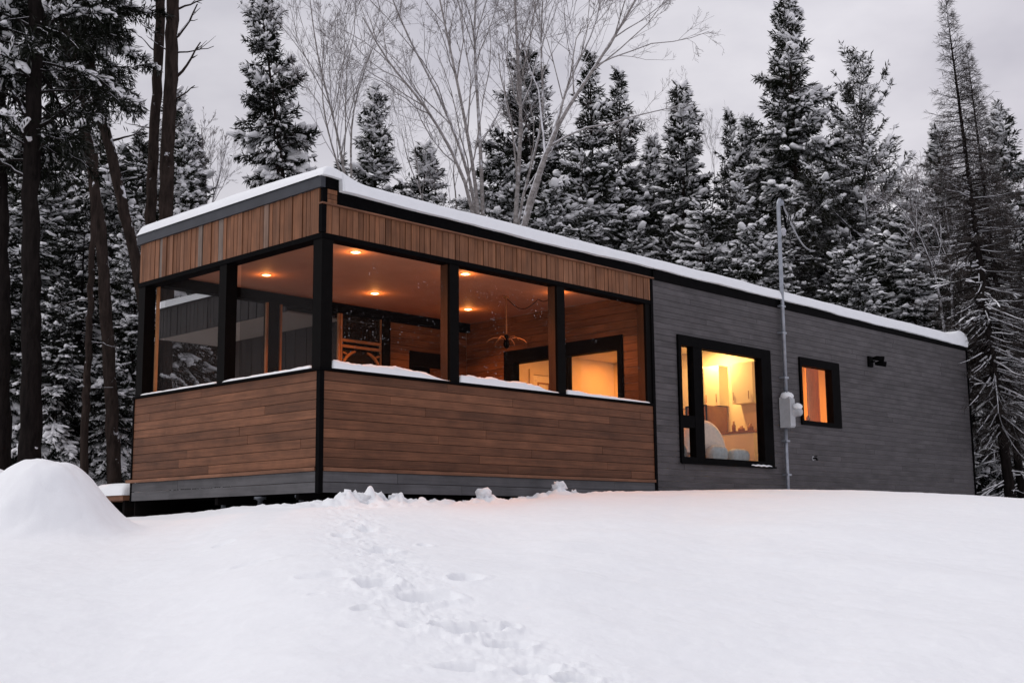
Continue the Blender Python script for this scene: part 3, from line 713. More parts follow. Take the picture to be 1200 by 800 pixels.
def reflection_cushion(loc, s, label):  # soft shapes in place of the bluish reflections low in the panes
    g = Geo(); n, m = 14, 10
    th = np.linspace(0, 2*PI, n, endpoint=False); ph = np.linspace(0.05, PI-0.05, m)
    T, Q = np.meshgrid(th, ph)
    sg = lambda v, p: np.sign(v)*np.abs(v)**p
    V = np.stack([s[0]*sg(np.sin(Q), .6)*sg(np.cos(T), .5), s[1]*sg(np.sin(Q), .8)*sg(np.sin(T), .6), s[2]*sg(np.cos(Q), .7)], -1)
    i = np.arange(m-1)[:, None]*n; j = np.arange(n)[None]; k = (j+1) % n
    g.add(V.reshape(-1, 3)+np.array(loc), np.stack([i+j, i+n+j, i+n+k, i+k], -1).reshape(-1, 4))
    return tag(g.build('reflection_cushion', BLUEISH, None, True), label, 'reflection_cushion')
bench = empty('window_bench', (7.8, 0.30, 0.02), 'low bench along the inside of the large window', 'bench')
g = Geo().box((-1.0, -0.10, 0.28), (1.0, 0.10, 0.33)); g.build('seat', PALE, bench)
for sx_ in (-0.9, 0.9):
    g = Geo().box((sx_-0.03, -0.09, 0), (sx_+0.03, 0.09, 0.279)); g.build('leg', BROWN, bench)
reflection_cushion((8.02, 0.30, 0.35+0.12), (0.24, 0.09, 0.13), 'pale blue cushion standing in for snow reflected at the middle of the large window')
reflection_cushion((8.62, 0.30, 0.35+0.10), (0.26, 0.09, 0.12), 'pale blue cushion standing in for snow reflected at the right end of the large window')
reflection_cushion((6.98, 0.30, 0.35+0.10), (0.16, 0.09, 0.14), 'pale blue cushion standing in for snow reflected in the small lower left pane')
n = 60; s_ = np.linspace(0, 1, n); g = Geo()
cx_ = 11.26+0.42*s_; cy_ = 0.55+0.022*np.sin(s_*2*PI*7)
V = np.vstack([np.stack([cx_, cy_, np.full(n, 0.9)], -1), np.stack([cx_, cy_, np.full(n, 2.3)], -1)])
g.add(V, [(q, q+1, n+q+1, n+q) for q in range(n-1)])
tag(g.build('curtain', plain('amber_curtain', (0.80, 0.50, 0.26), 0.9, 0.1, 5), None, True), 'pleated amber curtain at the right side of the small window', 'curtain')
for k, (x, h, r_) in enumerate([(10.28, 0.10, 0.045), (10.46, 0.07, 0.06), (10.70, 0.12, 0.035)]):
    g = Geo().lathe([(0, 0), (r_, 0), (r_*1.05, h*0.7), (r_*0.6, h*0.86), (r_*0.6, h), (0, h)], 14, (x, 0.22, 1.105))
    tag(g.build('bottle', BROWN, None, True), ['small brown bottle nearest the left edge of the small window', 'squat brown bottle in the middle of the small window ledge', 'slim brown bottle right of the squat one on the small window ledge'][k], 'bottle', 'bottles on the small window ledge')
g = Geo().box((10.13, 0.162, 1.07), (11.38, 0.32, 1.10)); g.build('inner_ledge', CREAM, sm)
# wall sconce
p = hit(799, 453, 0, 9.80)
wl = empty('wall_sconce', (9.90, p[1], p[2]), 'lit glass globe sconce on the wall behind the narrow left pane', 'wall lamp')
g = Geo().lathe([(0, 0.0), (0.05, 0.0), (0.05, -0.02), (0.015, -0.03), (0.012, -0.10)], 14, axis='x'); g.build('bracket', BROWN, wl, True)
ph = np.linspace(0, PI, 10); g = Geo().lathe([(0.065*math.sin(t), -0.16-0.065*math.cos(t)) for t in ph], 16, axis='x'); g.build('globe', emis('globe', (1.0, 0.66, 0.30), 6), wl, True)
# interior panel door seen through the patio door
idr = Geo().box((7.62, W-0.130, 0.02), (8.50, W-0.102, 2.02)); ido = idr.build('interior_door', CREAM, cabin)
g = Geo()
frame(g, 'x', 7.52, 8.60, 0.02, 2.12, W-0.140, W-0.101, 0.09, 0.09, 0.001, 0.09); g.build('door_casing', PLASTER, ido)
g = Geo()
for (a, b, c, d) in [(7.72, 8.03, 1.1, 1.9), (8.09, 8.40, 1.1, 1.9), (7.72, 8.03, 0.15, 0.95), (8.09, 8.40, 0.15, 0.95)]:
    frame(g, 'x', a, b, c, d, W-0.142, W-0.1305, 0.025, 0.025, 0.025, 0.025)
g.build('door_panel', BROWN, ido)
for k, (x, y, e_) in enumerate([(9.45, 1.30, 46), (7.6, 1.2, 20), (9.3, 3.2, 22), (7.4, 3.0, 13), (11.2, 2.2, 60), (10.7, 1.2, 40)]):
    g2 = Geo().lathe([(0.045, 2.438), (0.066, 2.431), (0.068, 2.439)], 18, (x, y, 0)); rl = g2.build('recessed_light', PLASTER, cabin, True)
    g = Geo().lathe([(0, 2.436), (0.045, 2.436)], 18, (x, y, 0)); g.build('bulb', LAMP, rl)
    col = (1.0, 0.30, 0.048) if x < 9.98 else (1.0, 0.30, 0.035)
    if k == 0: col = (1.0, 0.57, 0.17)
    lamp('room_lamp', (x, y, 2.42), e_, 0.10, col, cabin)

# tall wooden screen door on the far side of the porch
sd = empty('screen_door', (3.30, W-0.10, 0.03), 'wooden screen door with orange lit frame and carved corner brackets inside the porch', 'screen door')
g = Geo(); 
for (a, b, c, d) in [(0.01, 0.045, 0.0, 2.69), (0.81, 0.845, 0.0, 2.69), (0.045, 0.81, 2.15, 2.19), (0.045, 0.81, 2.65, 2.69), (0.045, 0.81, 2.06, 2.10), (0.045, 0.81, 0.0, 0.12), (0.045, 0.81, 0.95, 1.02)]:
    g.box((a, -0.03, c), (b, 0.02, d), rng.random())
g.build('frame', FURN, sd)
g = Geo().box((0.045, -0.003, 2.19), (0.81, 0.001, 2.63)).box((0.045, -0.003, 1.02), (0.81, 0.001, 2.03)); g.build('mesh_panel', SCREEND, sd)
for sgn, x0 in ((1, 0.047), (-1, 0.808)):
    g = Geo()
    P_ = [(x0+sgn*0.02, -0.014, 1.78), (x0+sgn*0.05, -0.014, 1.86), (x0+sgn*0.11, -0.014, 1.93), (x0+sgn*0.19, -0.014, 1.985), (x0+sgn*0.26, -0.014, 2.01)]
    g.tube(P_, [0.02, 0.024, 0.026, 0.024, 0.02], 8, 0.5)
    g.tube([(x0+sgn*0.02, -0.014, 1.98), (x0+sgn*0.09, -0.014, 1.96)], [0.016, 0.02], 8, 0.5)
    g.build('corner_bracket', FURN, sd, True)

# pendant
pc = hit(593, 347, 2, 2.745)
pen = empty('pendant_fixture', (pc[0], pc[1], 2.745), 'unlit branched pendant hanging on a rod from the porch ceiling with a swagged cord', 'pendant')
g = Geo().lathe([(0, 0), (0.05, 0), (0.045, -0.03), (0.012, -0.04)], 14); g.tube([(0, 0, -0.03), (0, 0, -0.60)], 0.011, 8); g.build('rod', FURN, pen, True)
g = Geo().lathe([(0.0, -0.57), (0.03, -0.585), (0.045, -0.63), (0.038, -0.68), (0.05, -0.72), (0.03, -0.77), (0.0, -0.79)], 14); g.build('hub', BLACK, pen, True)
for k in range(6):
    t = k*PI/3+0.35; c_, s_ = math.cos(t), math.sin(t); g = Geo()
    q = [(0.03, -0.66), (0.11, -0.625), (0.19, -0.63), (0.26, -0.66), (0.30, -0.70)]
    g.tube([(r_*c_, r_*s_, z) for r_, z in q], [0.007, 0.008, 0.009, 0.008, 0.006], 8); g.build('arm', FURN, pen, True)
q1 = hit(643, 350, 2, 2.74)-np.array([pc[0], pc[1], 2.745]); cord = []
for k in range(25):
    t = k/24; cord.append((q1[0]*t, q1[1]*t, -0.02-0.16*math.sin(PI*min(1, t/0.75))*(t < 0.75)-0.03*math.sin(PI*np.clip((t-0.75)/0.25, 0, 1))))
g = Geo().tube(cord, 0.006, 6); g.build('cord', BLACK, pen, True)

# meter mast on the grey wall
mx = 9.50
mast = empty('electric_meter_mast', (mx, -0.07, -0.2), 'galvanised conduit mast with grey meter box rising from the wall above the roof', 'utility mast')
g = Geo().tube([(-0.03, 0, -0.3), (-0.03, 0, 1.15)], 0.030, 12); g.build('conduit', GALV, mast, True)
zt = 4.80+0.2
g = Geo().tube([(0.03, 0, 1.60), (0.05, 0, zt-0.12), (0.055, -0.005, zt-0.04), (0.085, -0.01, zt), (0.13, -0.01, zt-0.01), (0.165, -0.01, zt-0.07)], [0.034, 0.034, 0.034, 0.038, 0.042, 0.040], 14); g.build('weatherhead', GALV, mast, True)
bx0 = 9.395-mx; bx1 = 9.535-mx
g = Geo(); g.box((bx0, -0.14, 1.13), (bx1, 0.05, 1.63)).box((bx0-0.006, -0.152, 1.15), (bx1+0.006, -0.141, 1.60)); mb = g.build('meter_box', METER, mast)
g = Geo().lathe([(0.0, -0.28), (0.05, -0.275), (0.068, -0.25), (0.072, -0.16), (0.08, -0.153)], 20, (0.03, 0, 1.38), axis='y'); g.build('glass_meter', METER, mb, True)
def blob(name, parent, c, s, seed, mat=SNOW):
    r = np.random.default_rng(seed); n, m = 14, 9; th = np.arange(n)*2*PI/n; ph = np.linspace(0, PI, m)
    V = np.array([[s[0]*math.sin(p)*math.cos(t), s[1]*math.sin(p)*math.sin(t), s[2]*math.cos(p)] for p in ph for t in th])
    V *= (0.9+0.2*r.random((len(V), 1))); V[:n] = V[0]; V[-n:] = V[-1]
    i = np.arange(m-1)[:, None]*n; j = np.arange(n)[None]; k = (j+1) % n
    g = Geo().add(V+np.array(c), np.stack([i+j, i+n+j, i+n+k, i+k], -1).reshape(-1, 4)); return g.build(name, mat, parent, True)
blob('snow_cap', mb, (-0.03, -0.05, 1.645), (0.10, 0.11, 0.075), 3)
blob('snow_cap', mb, (0.03, -0.21, 1.465), (0.068, 0.08, 0.06), 4)
for z in (0.35, 0.9, 1.95, 2.7, 3.15):
    g = Geo().box((-0.075+0.03*(z > 1.5), -0.037, z), (0.04+0.045*(z > 1.5), 0.068, z+0.03)); g.build('strap', GALV, mast)
for k, (dx, zz) in enumerate([(0.16, 0.36), (0.24, 0.30), (0.31, 0.24)]):
    g = Geo().tube([(0.165, -0.01, zt-0.07), (0.17+dx*0.3, -0.02, zt-0.16-zz), (0.12+dx*0.5, -0.02, zt-0.40-zz*0.3), (0.12+dx*0.8, -0.02, zt-0.32), (0.14+dx, 0.0, zt-0.22)], 0.009, 6); g.build('drip_loop', BLACK, mast, True)
g = Geo().lathe([(0, 0.05), (0.03, 0.045), (0.045, 0.0), (0.03, -0.04), (0.045, -0.06), (0.0, -0.09)], 12, (0.17, -0.01, zt-0.52)); g.build('insulator', plain('porcelain', (0.5, 0.5, 0.55), 0.3), mast, True)
A = np.array([mx+0.20, -0.08, zt-0.2-0.08]); B = at(955, 294, 31.0)
g = Geo().tube([A+(B-A)*t-np.array([0, 0, 0.5])*math.sin(PI*t)*0.5 for t in np.linspace(0, 1, 14)], 0.016, 7)
tag(g.build('service_cable', bark('snowy_cable', (0.2, 0.2, 0.21), (0.45, 0.45, 0.48), 1.5), None, True), 'snow covered service cable running from the top of the mast back to the trees', 'cable')

# wall lamp
wlamp_s = 0.82
wlamp = empty('wall_light', (12.60, 0.0, 2.32), 'small black twin floodlight on the grey wall near its right end', 'wall light')
g = Geo().box((-0.10, -0.05, -0.12), (0.09, -0.004, 0.12)); g.build('mounting_plate', BLACK, wlamp)
g = Geo().tube([(0.0, -0.05, 0.0), (0.03, -0.13, 0.0)], 0.02, 10); g.build('arm', BLACK, wlamp, True)
for zz, dx in ((0.07, 0.03), (-0.04, 0.12)):
    g = Geo().tube([(dx-0.02, -0.09, zz), (dx+0.0, -0.17, zz), (dx+0.05, -0.32, zz-0.03)], [0.035, 0.055, 0.062], 14); g.build('lamp_head', BLACK, wlamp, True)
wlamp.scale = (wlamp_s,)*3
vt = empty('wall_spigot', (10.42, 0.0, 0.47), 'small dark hose spigot low on the grey wall', 'spigot')
g = Geo().lathe([(0, -0.012), (0.055, -0.012), (0.055, -0.002)], 14, axis='y'); g.build('flange', METER, vt)
g = Geo().tube([(0, -0.012, 0), (0, -0.09, 0), (0, -0.12, -0.05)], 0.022, 10); g.build('spout', BLACK, vt, True)
g = Geo().tube([(-0.06, -0.08, 0.05), (0.06, -0.08, 0.05)], 0.012, 8); g.build('handle', BLACK, vt, True); vt.scale = (0.7,)*3

# snow covered step behind the left corner
st = empty('wooden_step', (0.45, 4.75, -0.6), 'low wooden step capped with thick snow at the far left corner of the porch', 'step')
g = Geo().box((-0.42, -0.50, 0.35), (0.3, 0.42, 0.42), 0.5); g.build('tread', WOODS, st)
for yy in (-0.45, 0.3):
    g = Geo().box((-0.36, yy, 0.0), (0.25, yy+0.06, 0.349)); g.build('riser', UNDER, st)
xs2 = np.linspace(-0.44, 0.32, 40); ys2 = np.linspace(-0.52, 0.45, 40); X, Y = np.meshgrid(xs2, ys2)
e = edge(X-xs2[0], 0.16)*edge(xs2[-1]-X, 0.16)*edge(Y-ys2[0], 0.16)*edge(ys2[-1]-Y, 0.22)
Z = 0.418+0.17*e+0.02*fbm(X*3, Y*3, 4, 3)*e
i = np.arange(39)[:, None]*40; j = np.arange(39)[None]
g = Geo().add(np.stack([X, Y, Z], -1).reshape(-1, 3), np.stack([i+j, i+j+1, i+40+j+1, i+40+j], -1).reshape(-1, 4)); g.build('snow_cap', SNOW, st, True)

# rear wing seen through the left porch bays
wing = empty('rear_cabin', (2.66, 8.05, -0.4), 'dark flat-roofed cabin with snowy roof seen through the left porch bays', 'cabin')
def rel(a): return tuple(np.array(a)-np.array([2.66, 8.05, -0.4]))
g = Geo(); 
n0 = Geo(); vboards(n0, 'y', 4.35, 8.05, 2.62, 3.13, 0.10, 2.66, 0.03); n0.V = [v-np.array([2.66, 8.05, -0.4]) for v in n0.V]; n0.build('fascia', DARKB, wing)
g = Geo().box(rel((2.70, 4.35, 2.64)), rel((9.0, 8.04, 3.10))); rr = g.build('roof', UNDER, wing)
g = Geo().box(rel((2.692, 4.36, 2.612)), rel((8.9, 8.03, 2.638))); g.build('soffit', SOFFIT, wing)
g = Geo().box(rel((2.65, 8.051, 2.61)), rel((9.0, 8.075, 3.13))); g.build('fascia', DARKB, wing)
n0 = Geo(); vboards(n0, 'y', 4.4, 7.35, -0.4, 2.61, 0.14, 3.75, 0.03); n0.V = [v-np.array([2.66, 8.05, -0.4]) for v in n0.V]; n0.build('wall', DARKB, wing)
g = Geo().box(rel((3.785, 4.4, -0.4)), rel((8.8, 7.35, 2.61))); g.build('wall_core', UNDER, wing)
xs2 = np.linspace(2.60, 9.05, 120); ys2 = np.linspace(4.3, 8.12, 90); X, Y = np.meshgrid(xs2, ys2)
e = edge(X-xs2[0], 0.12)*edge(xs2[-1]-X, 0.1)*edge(Y-ys2[0], 0.1)*edge(ys2[-1]-Y, 0.12)
Z = 3.125+0.15*e+0.04*fbm(X, Y, 4, 3)*e
i = np.arange(89)[:, None]*120; j = np.arange(119)[None]
g = Geo().add(np.stack([X, Y, Z], -1).reshape(-1, 3)-np.array([2.66, 8.05, -0.4]), np.stack([i+j, i+j+1, i+120+j+1, i+120+j], -1).reshape(-1, 4)); g.build('roof_snow', SNOW, rr, True)

# ------------------------------------------------------------------ trees
def norm(v): return v/(np.linalg.norm(v, axis=-1, keepdims=True)+1e-9)
def cards(g, B, Dv, Ln, Wd, rnd, up=None):
    """crossed kite-shaped needle sprays"""
    B = np.asarray(B); Dv = norm(np.asarray(Dv)); Ln = np.asarray(Ln)[:, None]; Wd = np.asarray(Wd)[:, None]
    ref = np.tile(np.array([0, 0, 1.0]), (len(B), 1)); sd_ = norm(np.cross(Dv, ref)+1e-4); up_ = np.cross(sd_, Dv)
    for ax, wsc in ((sd_, 1.0), (up_, 0.62)):
        mid = B+Dv*Ln*0.45-up_*Ln*0.04
        V = np.stack([B, mid+ax*Wd*wsc/2, B+Dv*Ln-up_*Ln*0.14, mid-ax*Wd*wsc/2], 1).reshape(-1, 3)
        g.add(V, np.arange(len(B)*4).reshape(-1, 4), rnd=rnd)
def pads(g, C, Dv, Ln, Wd, Th, r):
    """little flattened snow cushions lying along twigs"""
    m = len(C)
    if m == 0: return
    Dv = norm(Dv); sd_ = norm(np.cross(Dv, np.tile([0, 0, 1.0], (m, 1)))+1e-4); up_ = np.cross(sd_, Dv)
    a = np.arange(6)*PI/3
    rings = [(-0.80, 0.80), (0.0, 1.05), (0.80, 0.80)]
    V = [C-Dv*(Ln*0.5)[:, None]]
    for p, q in rings:
        for t in a:
            jt = 0.60+0.75*r.random(m)
            sn = math.sin(t); sn = sn if sn > 0 else sn*0.45
            V.append(C+Dv*(Ln*0.5*p)[:, None]+sd_*(Wd*0.5*q*math.cos(t)*jt)[:, None]+up_*(Th*q*sn*jt)[:, None])
    V.append(C+Dv*(Ln*0.5)[:, None])
    V = np.stack(V, 1); nv = V.shape[1]
    F4 = []; F3 = []
    for k in range(6):
        k2 = (k+1) % 6
        F3.append((0, 1+k2, 1+k)); F3.append((nv-1, 13+k, 13+k2))
        F4.append((1+k, 1+k2, 7+k2, 7+k)); F4.append((7+k, 7+k2, 13+k2, 13+k))
    off = (np.arange(m)*nv)[:, None, None]
    g.add(V.reshape(-1, 3), (np.array(F4)[None]+off).reshape(-1, 4), (np.array(F3)[None]+off).reshape(-1, 3))

def pnoise(z, th, sd): return float(vn(np.array([z*0.9+sd*3.1]), np.array([math.cos(th)*1.3+sd]), sd)[0])
def conifer(seed, H, R, base=0.06, pw=0.8, dz=0.30, nper=6, a_top=50, a_bot=-18, droop=0.25, tip_up=0.1,
            spray=(0.17, 0.036), twig_gap=0.085, twig_f=0.42, snow=0.4, snow_sz=1.0, r0=0.14, dead=0.0, dead_len=1.0, path=None,
            jitter=0.45, nsp=6, bend=None, bmax=None):
    """returns Geo for wood, needles, snow. path: function z->(x,y) for a bent stem"""
    r = np.random.default_rng(seed)
    gw_, gn, gs = Geo(), Geo(), Geo()
    px = path or (lambda z: np.array([0.0, 0.0]))
    zs = np.linspace(-0.5, H, 26)
    gw_.tube(np.array([[*px(z), z] for z in zs]), [max(0.008, r0*(1-max(z, 0)/H)**0.85+(0.05*math.exp(-max(z, 0)*3) if z < 1 else 0)) for z in zs], 9)
    zb = base*H
    z = zb
    NB, ND, NL, NW = [], [], [], []
    SB, SD, SL, SW = [], [], [], []
    while z < H-0.08:
        t = (H-z)/(H-zb)
        for k in range(max(3, int(nper*(0.7+0.3*min(1, t*3))))):
            zz = z+r.uniform(-0.5, 0.5)*dz
            if zz > H: continue
            th = r.uniform(0, 2*PI)
            ln = R*(t**pw)*r.uniform(1-jitter, 1+jitter*0.45)*(0.60+0.78*pnoise(zz*1.6+9, th, seed+5))+0.10
            ang = math.radians(a_top+(a_bot-a_top)*min(1, t*1.25)**0.7+r.uniform(-9, 9))
            s = np.linspace(0, 1, 7)
            rad = ln*s*math.cos(ang)
            hgt = ln*(s*math.sin(ang)-droop*t*s**1.6+tip_up*s**3)
            side = r.uniform(-0.12, 0.12)*ln*s**2
            x0, y0 = px(zz)
            Pp = np.stack([x0+rad*math.cos(th)-side*math.sin(th), y0+rad*math.sin(th)+side*math.cos(th), zz+hgt], -1)
            gw_.tube(Pp[::2], np.linspace(0.006+0.014*ln, 0.004, 4), 3, cap=False)
            loaded = r.random() < snow*(0.15+1.75*pnoise(zz, th, seed))
            # twigs
            nt_ = max(3, int(ln/twig_gap)); ss = np.sort(r.uniform(0.12 if ln < 0.8 else 0.18, 1.0, nt_))
            for sgn in (-1, 1):
                sj = np.clip(ss+r.uniform(-0.03, 0.03, nt_), 0.05, 1)
                idx = sj*6; i0 = np.minimum(idx.astype(int), 5); fr_ = (idx-i0)[:, None]
                bp = Pp[i0]*(1-fr_)+Pp[i0+1]*fr_
                bd = norm(Pp[i0+1]-Pp[i0])
                lat = norm(np.cross(bd, np.tile([0, 0, 1.0], (nt_, 1))))*sgn
                td = norm(bd*r.uniform(0.5, 1.0, (nt_, 1))+lat*r.uniform(0.5, 1.1, (nt_, 1))+np.array([0, 0, 1])*r.uniform(-0.45, 0.22, (nt_, 1)))
                tl = (twig_f*ln*(1.12-sj)+spray[0]*0.6)*r.uniform(0.6, 1.15, nt_)
                tl = np.minimum(tl, 0.75)
                for q in range(nsp):
                    f = (q+0.2)/nsp
                    if q > 0:
                        keep = tl > spray[0]*0.45*q
                    else: keep = np.ones(nt_, bool)
                    if not keep.any(): continue
                    d2 = norm(td+r.normal(0, 0.38, (nt_, 3)))
                    b2 = bp+td*(tl*f)[:, None]+np.array([0, 0, -1.0])*(0.18*tl*f**2)[:, None]
                    NB.append(b2[keep]); ND.append(d2[keep])
                    NL.append((spray[0]*r.uniform(0.7, 1.35, nt_))[keep]); NW.append((spray[1]*r.uniform(0.8, 1.3, nt_))[keep])
                if snow > 0:
                    pr = 0.60 if loaded else 0.06
                    kp = r.random(nt_) < pr
                    if kp.any():
                        SB.append((bp+td*(tl*0.5)[:, None]+np.array([0, 0, 0.03]))[kp]); SD.append(td[kp]); SL.append((tl*0.85+0.04)[kp]); SW.append((0.030+0.17*tl*r.lognormal(0.0, 0.45, nt_)).clip(0.03, 0.26)[kp])
            if loaded and snow > 0:
                for q in range(max(1, int(ln/0.28))):
                    s0 = r.uniform(0.25, 1.0); i0 = min(int(s0*6), 5)
                    SB.append((Pp[i0]+(Pp[i0+1]-Pp[i0])*(s0*6-i0)+np.array([0, 0, 0.035]))[None]); SD.append((Pp[i0+1]-Pp[i0])[None])
                    SL.append(np.array([r.uniform(0.18, 0.42)])); SW.append(np.array([r.uniform(0.10, 0.22)]))
        z += dz*(0.55+0.45*t)
    # dead lower branches with a line of snow on them
    z = 0.5
    while dead > 0 and z < zb+0.35*(H-zb):
        for k in range(int(dead)+(r.random() < dead % 1)):
            th = r.uniform(0, 2*PI); ln = dead_len*r.uniform(0.4, 1.1); ang = math.radians(r.uniform(-25, 12)); s = np.linspace(0, 1, 6)
            x0, y0 = px(z)
            Pp = np.stack([x0+ln*s*math.cos(ang)*math.cos(th), y0+ln*s*math.cos(ang)*math.sin(th), z+ln*(s*math.sin(ang)-0.15*s*s)], -1)+r.normal(0, 0.02, (6, 3))*s[:, None]
            gw_.tube(Pp, np.linspace(0.016, 0.004, 6), 4, cap=False)
            for q in range(3):
                s0 = r.uniform(0.3, 0.9); b0 = Pp[int(s0*5)]; d_ = norm(Pp[5]-Pp[0]+r.normal(0, 0.6*ln, 3)); gw_.tube([b0, b0+d_*ln*0.2, b0+d_*ln*0.4-np.array([0, 0, .05])], [0.007, 0.005, 0.003], 3, cap=False)
                if r.random() < 0.6:
                    SB.append((b0+d_*ln*0.2+np.array([0, 0, .015]))[None]); SD.append(d_[None]); SL.append(np.array([ln*0.36])); SW.append(np.array([0.04]))
            for q in range(5):
                if r.random() < 0.62:
                    SB.append(((Pp[q]+Pp[q+1])/2+np.array([0, 0, .018]))[None]); SD.append((Pp[q+1]-Pp[q])[None]); SL.append(np.array([ln*0.24])); SW.append(np.array([r.uniform(0.035, 0.07)]))
        z += r.uniform(0.10, 0.26)
    if NB:
        NBc = np.vstack(NB); NDc = np.vstack(ND); nl = np.concatenate(NL); nw = np.concatenate(NW)
        cards(gn, NBc, NDc, nl, nw, r.random(len(nl)))
    if SB:
        sb = np.vstack(SB); sl_ = np.concatenate(SL)*snow_sz; sw = np.concatenate(SW)*snow_sz
        pads(gs, sb, np.vstack(SD), sl_, sw, np.minimum(sw*0.55, 0.10)*r.uniform(0.6, 1.2, len(sw)), r)
    return gw_, gn, gs

PROTO = {}
HIDE = []
def proto(key, name, gws, mats):
    meshes = []
    for nm, gg, mt in zip(('trunk', 'crown', 'branch_snow'), gws, mats):
        if gg.n == 0: continue
        o = gg.build(nm, mt, None, nm != 'crown'); meshes.append((nm, o.data)); bpy.data.objects.remove(o)
    PROTO[key] = (name, meshes)
def plant(key, loc, scale, rot, label, group=None, lean=(0, 0), sxy=1.0, cat='tree', skip=()):
    name, meshes = PROTO[key]
    t = empty(name, loc, label, cat, group)
    t.scale = (scale*sxy, scale*sxy, scale); t.rotation_euler = (lean[0], lean[1], rot)
    for nm, me in meshes:
        if nm in skip: continue
        o = bpy.data.objects.new(nm, me); COL.objects.link(o); o.parent = t
    return t

proto('spruce', 'spruce', conifer(1, 12, 2.1, 0.05, 0.95, 0.26, 7, 45, -22, 0.28, 0.12, snow=0.42, dead=0, r0=0.15), (BARKB, NEED, SNOWT))
proto('fir', 'fir', conifer(2, 13, 2.2, 0.28, 0.80, 0.27, 7, 48, -12, 0.30, 0.12, snow=0.45, snow_sz=1.25, dead=2.4, dead_len=1.5, r0=0.16), (BARKB, NEED, SNOWT))
proto('narrow', 'spruce', conifer(3, 11, 1.25, 0.06, 0.62, 0.22, 7, 50, -28, 0.35, 0.10, snow=0.42, snow_sz=1.25, r0=0.13), (BARKB, NEED, SNOWT))
proto('club', 'spruce', conifer(4, 12, 1.5, 0.05, 0.42, 0.24, 7, 45, -25, 0.34, 0.10, snow=0.40, snow_sz=1.15, r0=0.14, jitter=0.5), (BARKB, NEED_DARK, SNOWT))
proto('pine', 'white_pine', conifer(5, 12, 2.5, 0.12, 0.62, 0.34, 6, 48, 2, 0.16, 0.30, (0.15, 0.030), 0.075, 0.34, 0.30, 0.8, 0.15, 2.6, 1.5, jitter=0.6), (BARKL, NEED_P, SNOWT))
proto('thicket', 'spruce', conifer(6, 11, 1.9, 0.40, 0.75, 0.30, 6, 40, -20, 0.35, 0.10, snow=0.45, snow_sz=1.1, dead=3.2, dead_len=1.9, r0=0.13), (BARKL, NEED_P, SNOWT))
proto('larch', 'larch', conifer(7, 16, 2.1, 0.16, 0.78, 0.20, 6, 35, -18, 0.30, 0.16, (0.20, 0.012), 0.12, 0.40, 0.0, 1, 0.17, 1.2, 1.5, nsp=4, jitter=0.5), (BARKD, NEED_L, SNOWT))
proto('shade', 'hemlock', conifer(9, 9, 2.2, 0.03, 0.60, 0.27, 6, 30, -28, 0.40, 0.05, snow=0.40, snow_sz=0.9, dead=2.4, dead_len=1.6, r0=0.11, jitter=0.6), (BARKD, NEED_DARK, SNOWT))
proto('dense', 'hemlock', conifer(8, 9, 2.3, 0.03, 0.55, 0.24, 7, 35, -25, 0.38, 0.06, snow=0.40, snow_sz=1.05, r0=0.11, jitter=0.5), (BARKB, NEED, SNOWT))

def put(key, H0, px, ytop, d, label, group=None, pxb=None, rot=None, sxy=1.0, zb=-0.45, **kw):
    """a tree whose stem stands on the ground at bearing px and whose top reaches ytop"""
    b = at(px, 590, d); v = ray(px, ytop); tz = CAM[2]+v[2]/math.hypot(v[0], v[1])*d
    return plant(key, (b[0], b[1], zb), (tz-zb)/H0, rng.uniform(0, 6.28) if rot is None else rot, label, group, sxy=sxy, **kw)

HT = {'spruce': 12, 'fir': 13, 'narrow': 11, 'club': 12, 'pine': 12, 'thicket': 11, 'larch': 16, 'dense': 9, 'shade': 9}
def leantowards(deg, side):
    """lean in the picture's plane: side -1 to the left"""
    a = math.radians(deg)*side
    return a
FEATURE = [
 ('club', 384, -48, 33, 0.66, 'tall slender snowy spruce leaning left, alone above the cedar porch band', -8),
 ('narrow', 437, 108, 40, 1.0, 'small pointed spruce between the bare birch stems left of centre', 0),
 ('narrow', 497, 172, 42, 1.2, 'lowest snowy spruce tip just right of the small pointed spruce', 0),
 ('club', 622, 62, 36, 0.98, 'blunt-topped dark spruce with heavy snow clumps behind the leaning birch', 0),
 ('spruce', 702, 62, 37, 1.0, 'tall bushy spruce immediately right of the leaning pale birch', 0),
 ('spruce', 737, 84, 41, 1.0, 'broad spruce forming the right shoulder of the central clump', 0),
 ('narrow', 776, 166, 44, 1.0, 'short dark spruce in the dip right of the central clump', 0),
 ('narrow', 813, 101, 40, 1.08, 'pointed snowy spruce standing alone against the brightest sky', 0),
 ('spruce', 872, 130, 40, 0.85, 'medium spruce with pointed top left of the tallest fir', 0),
 ('narrow', 893, 142, 43, 1.0, 'slim dark spruce tucked between the medium spruce and tallest fir', 0),
 ('fir', 950, -14, 38, 0.92, 'tallest snow laden fir behind the utility mast', 0),
 ('narrow', 941, 10, 39.5, 0.7, 'second slim tip close beside the tallest fir top', 0),
 ('pine', 1034, 58, 37, 0.9, 'open white pine with upswept arms right of the tallest fir', 0),
 ('larch', 1186, -14, 28, 0.95, 'tall bare larch with fine twigs at the right', -3.2),
 ('larch', 1200, 42, 29, 0.85, 'shorter bare larch standing just right of the tall larch', -2.8),
 ('narrow', 1127, 150, 42, 1.1, 'dark spruce half hidden left of the bare larches', 0),
 ('thicket', 1090, 212, 39, 1.2, 'snow dusted low tree above the right end of the roof', 0),
 ('thicket', 1000, 165, 44, 1.1, 'snowy spruce filling the gap between the tall fir and the pine', 0),
]
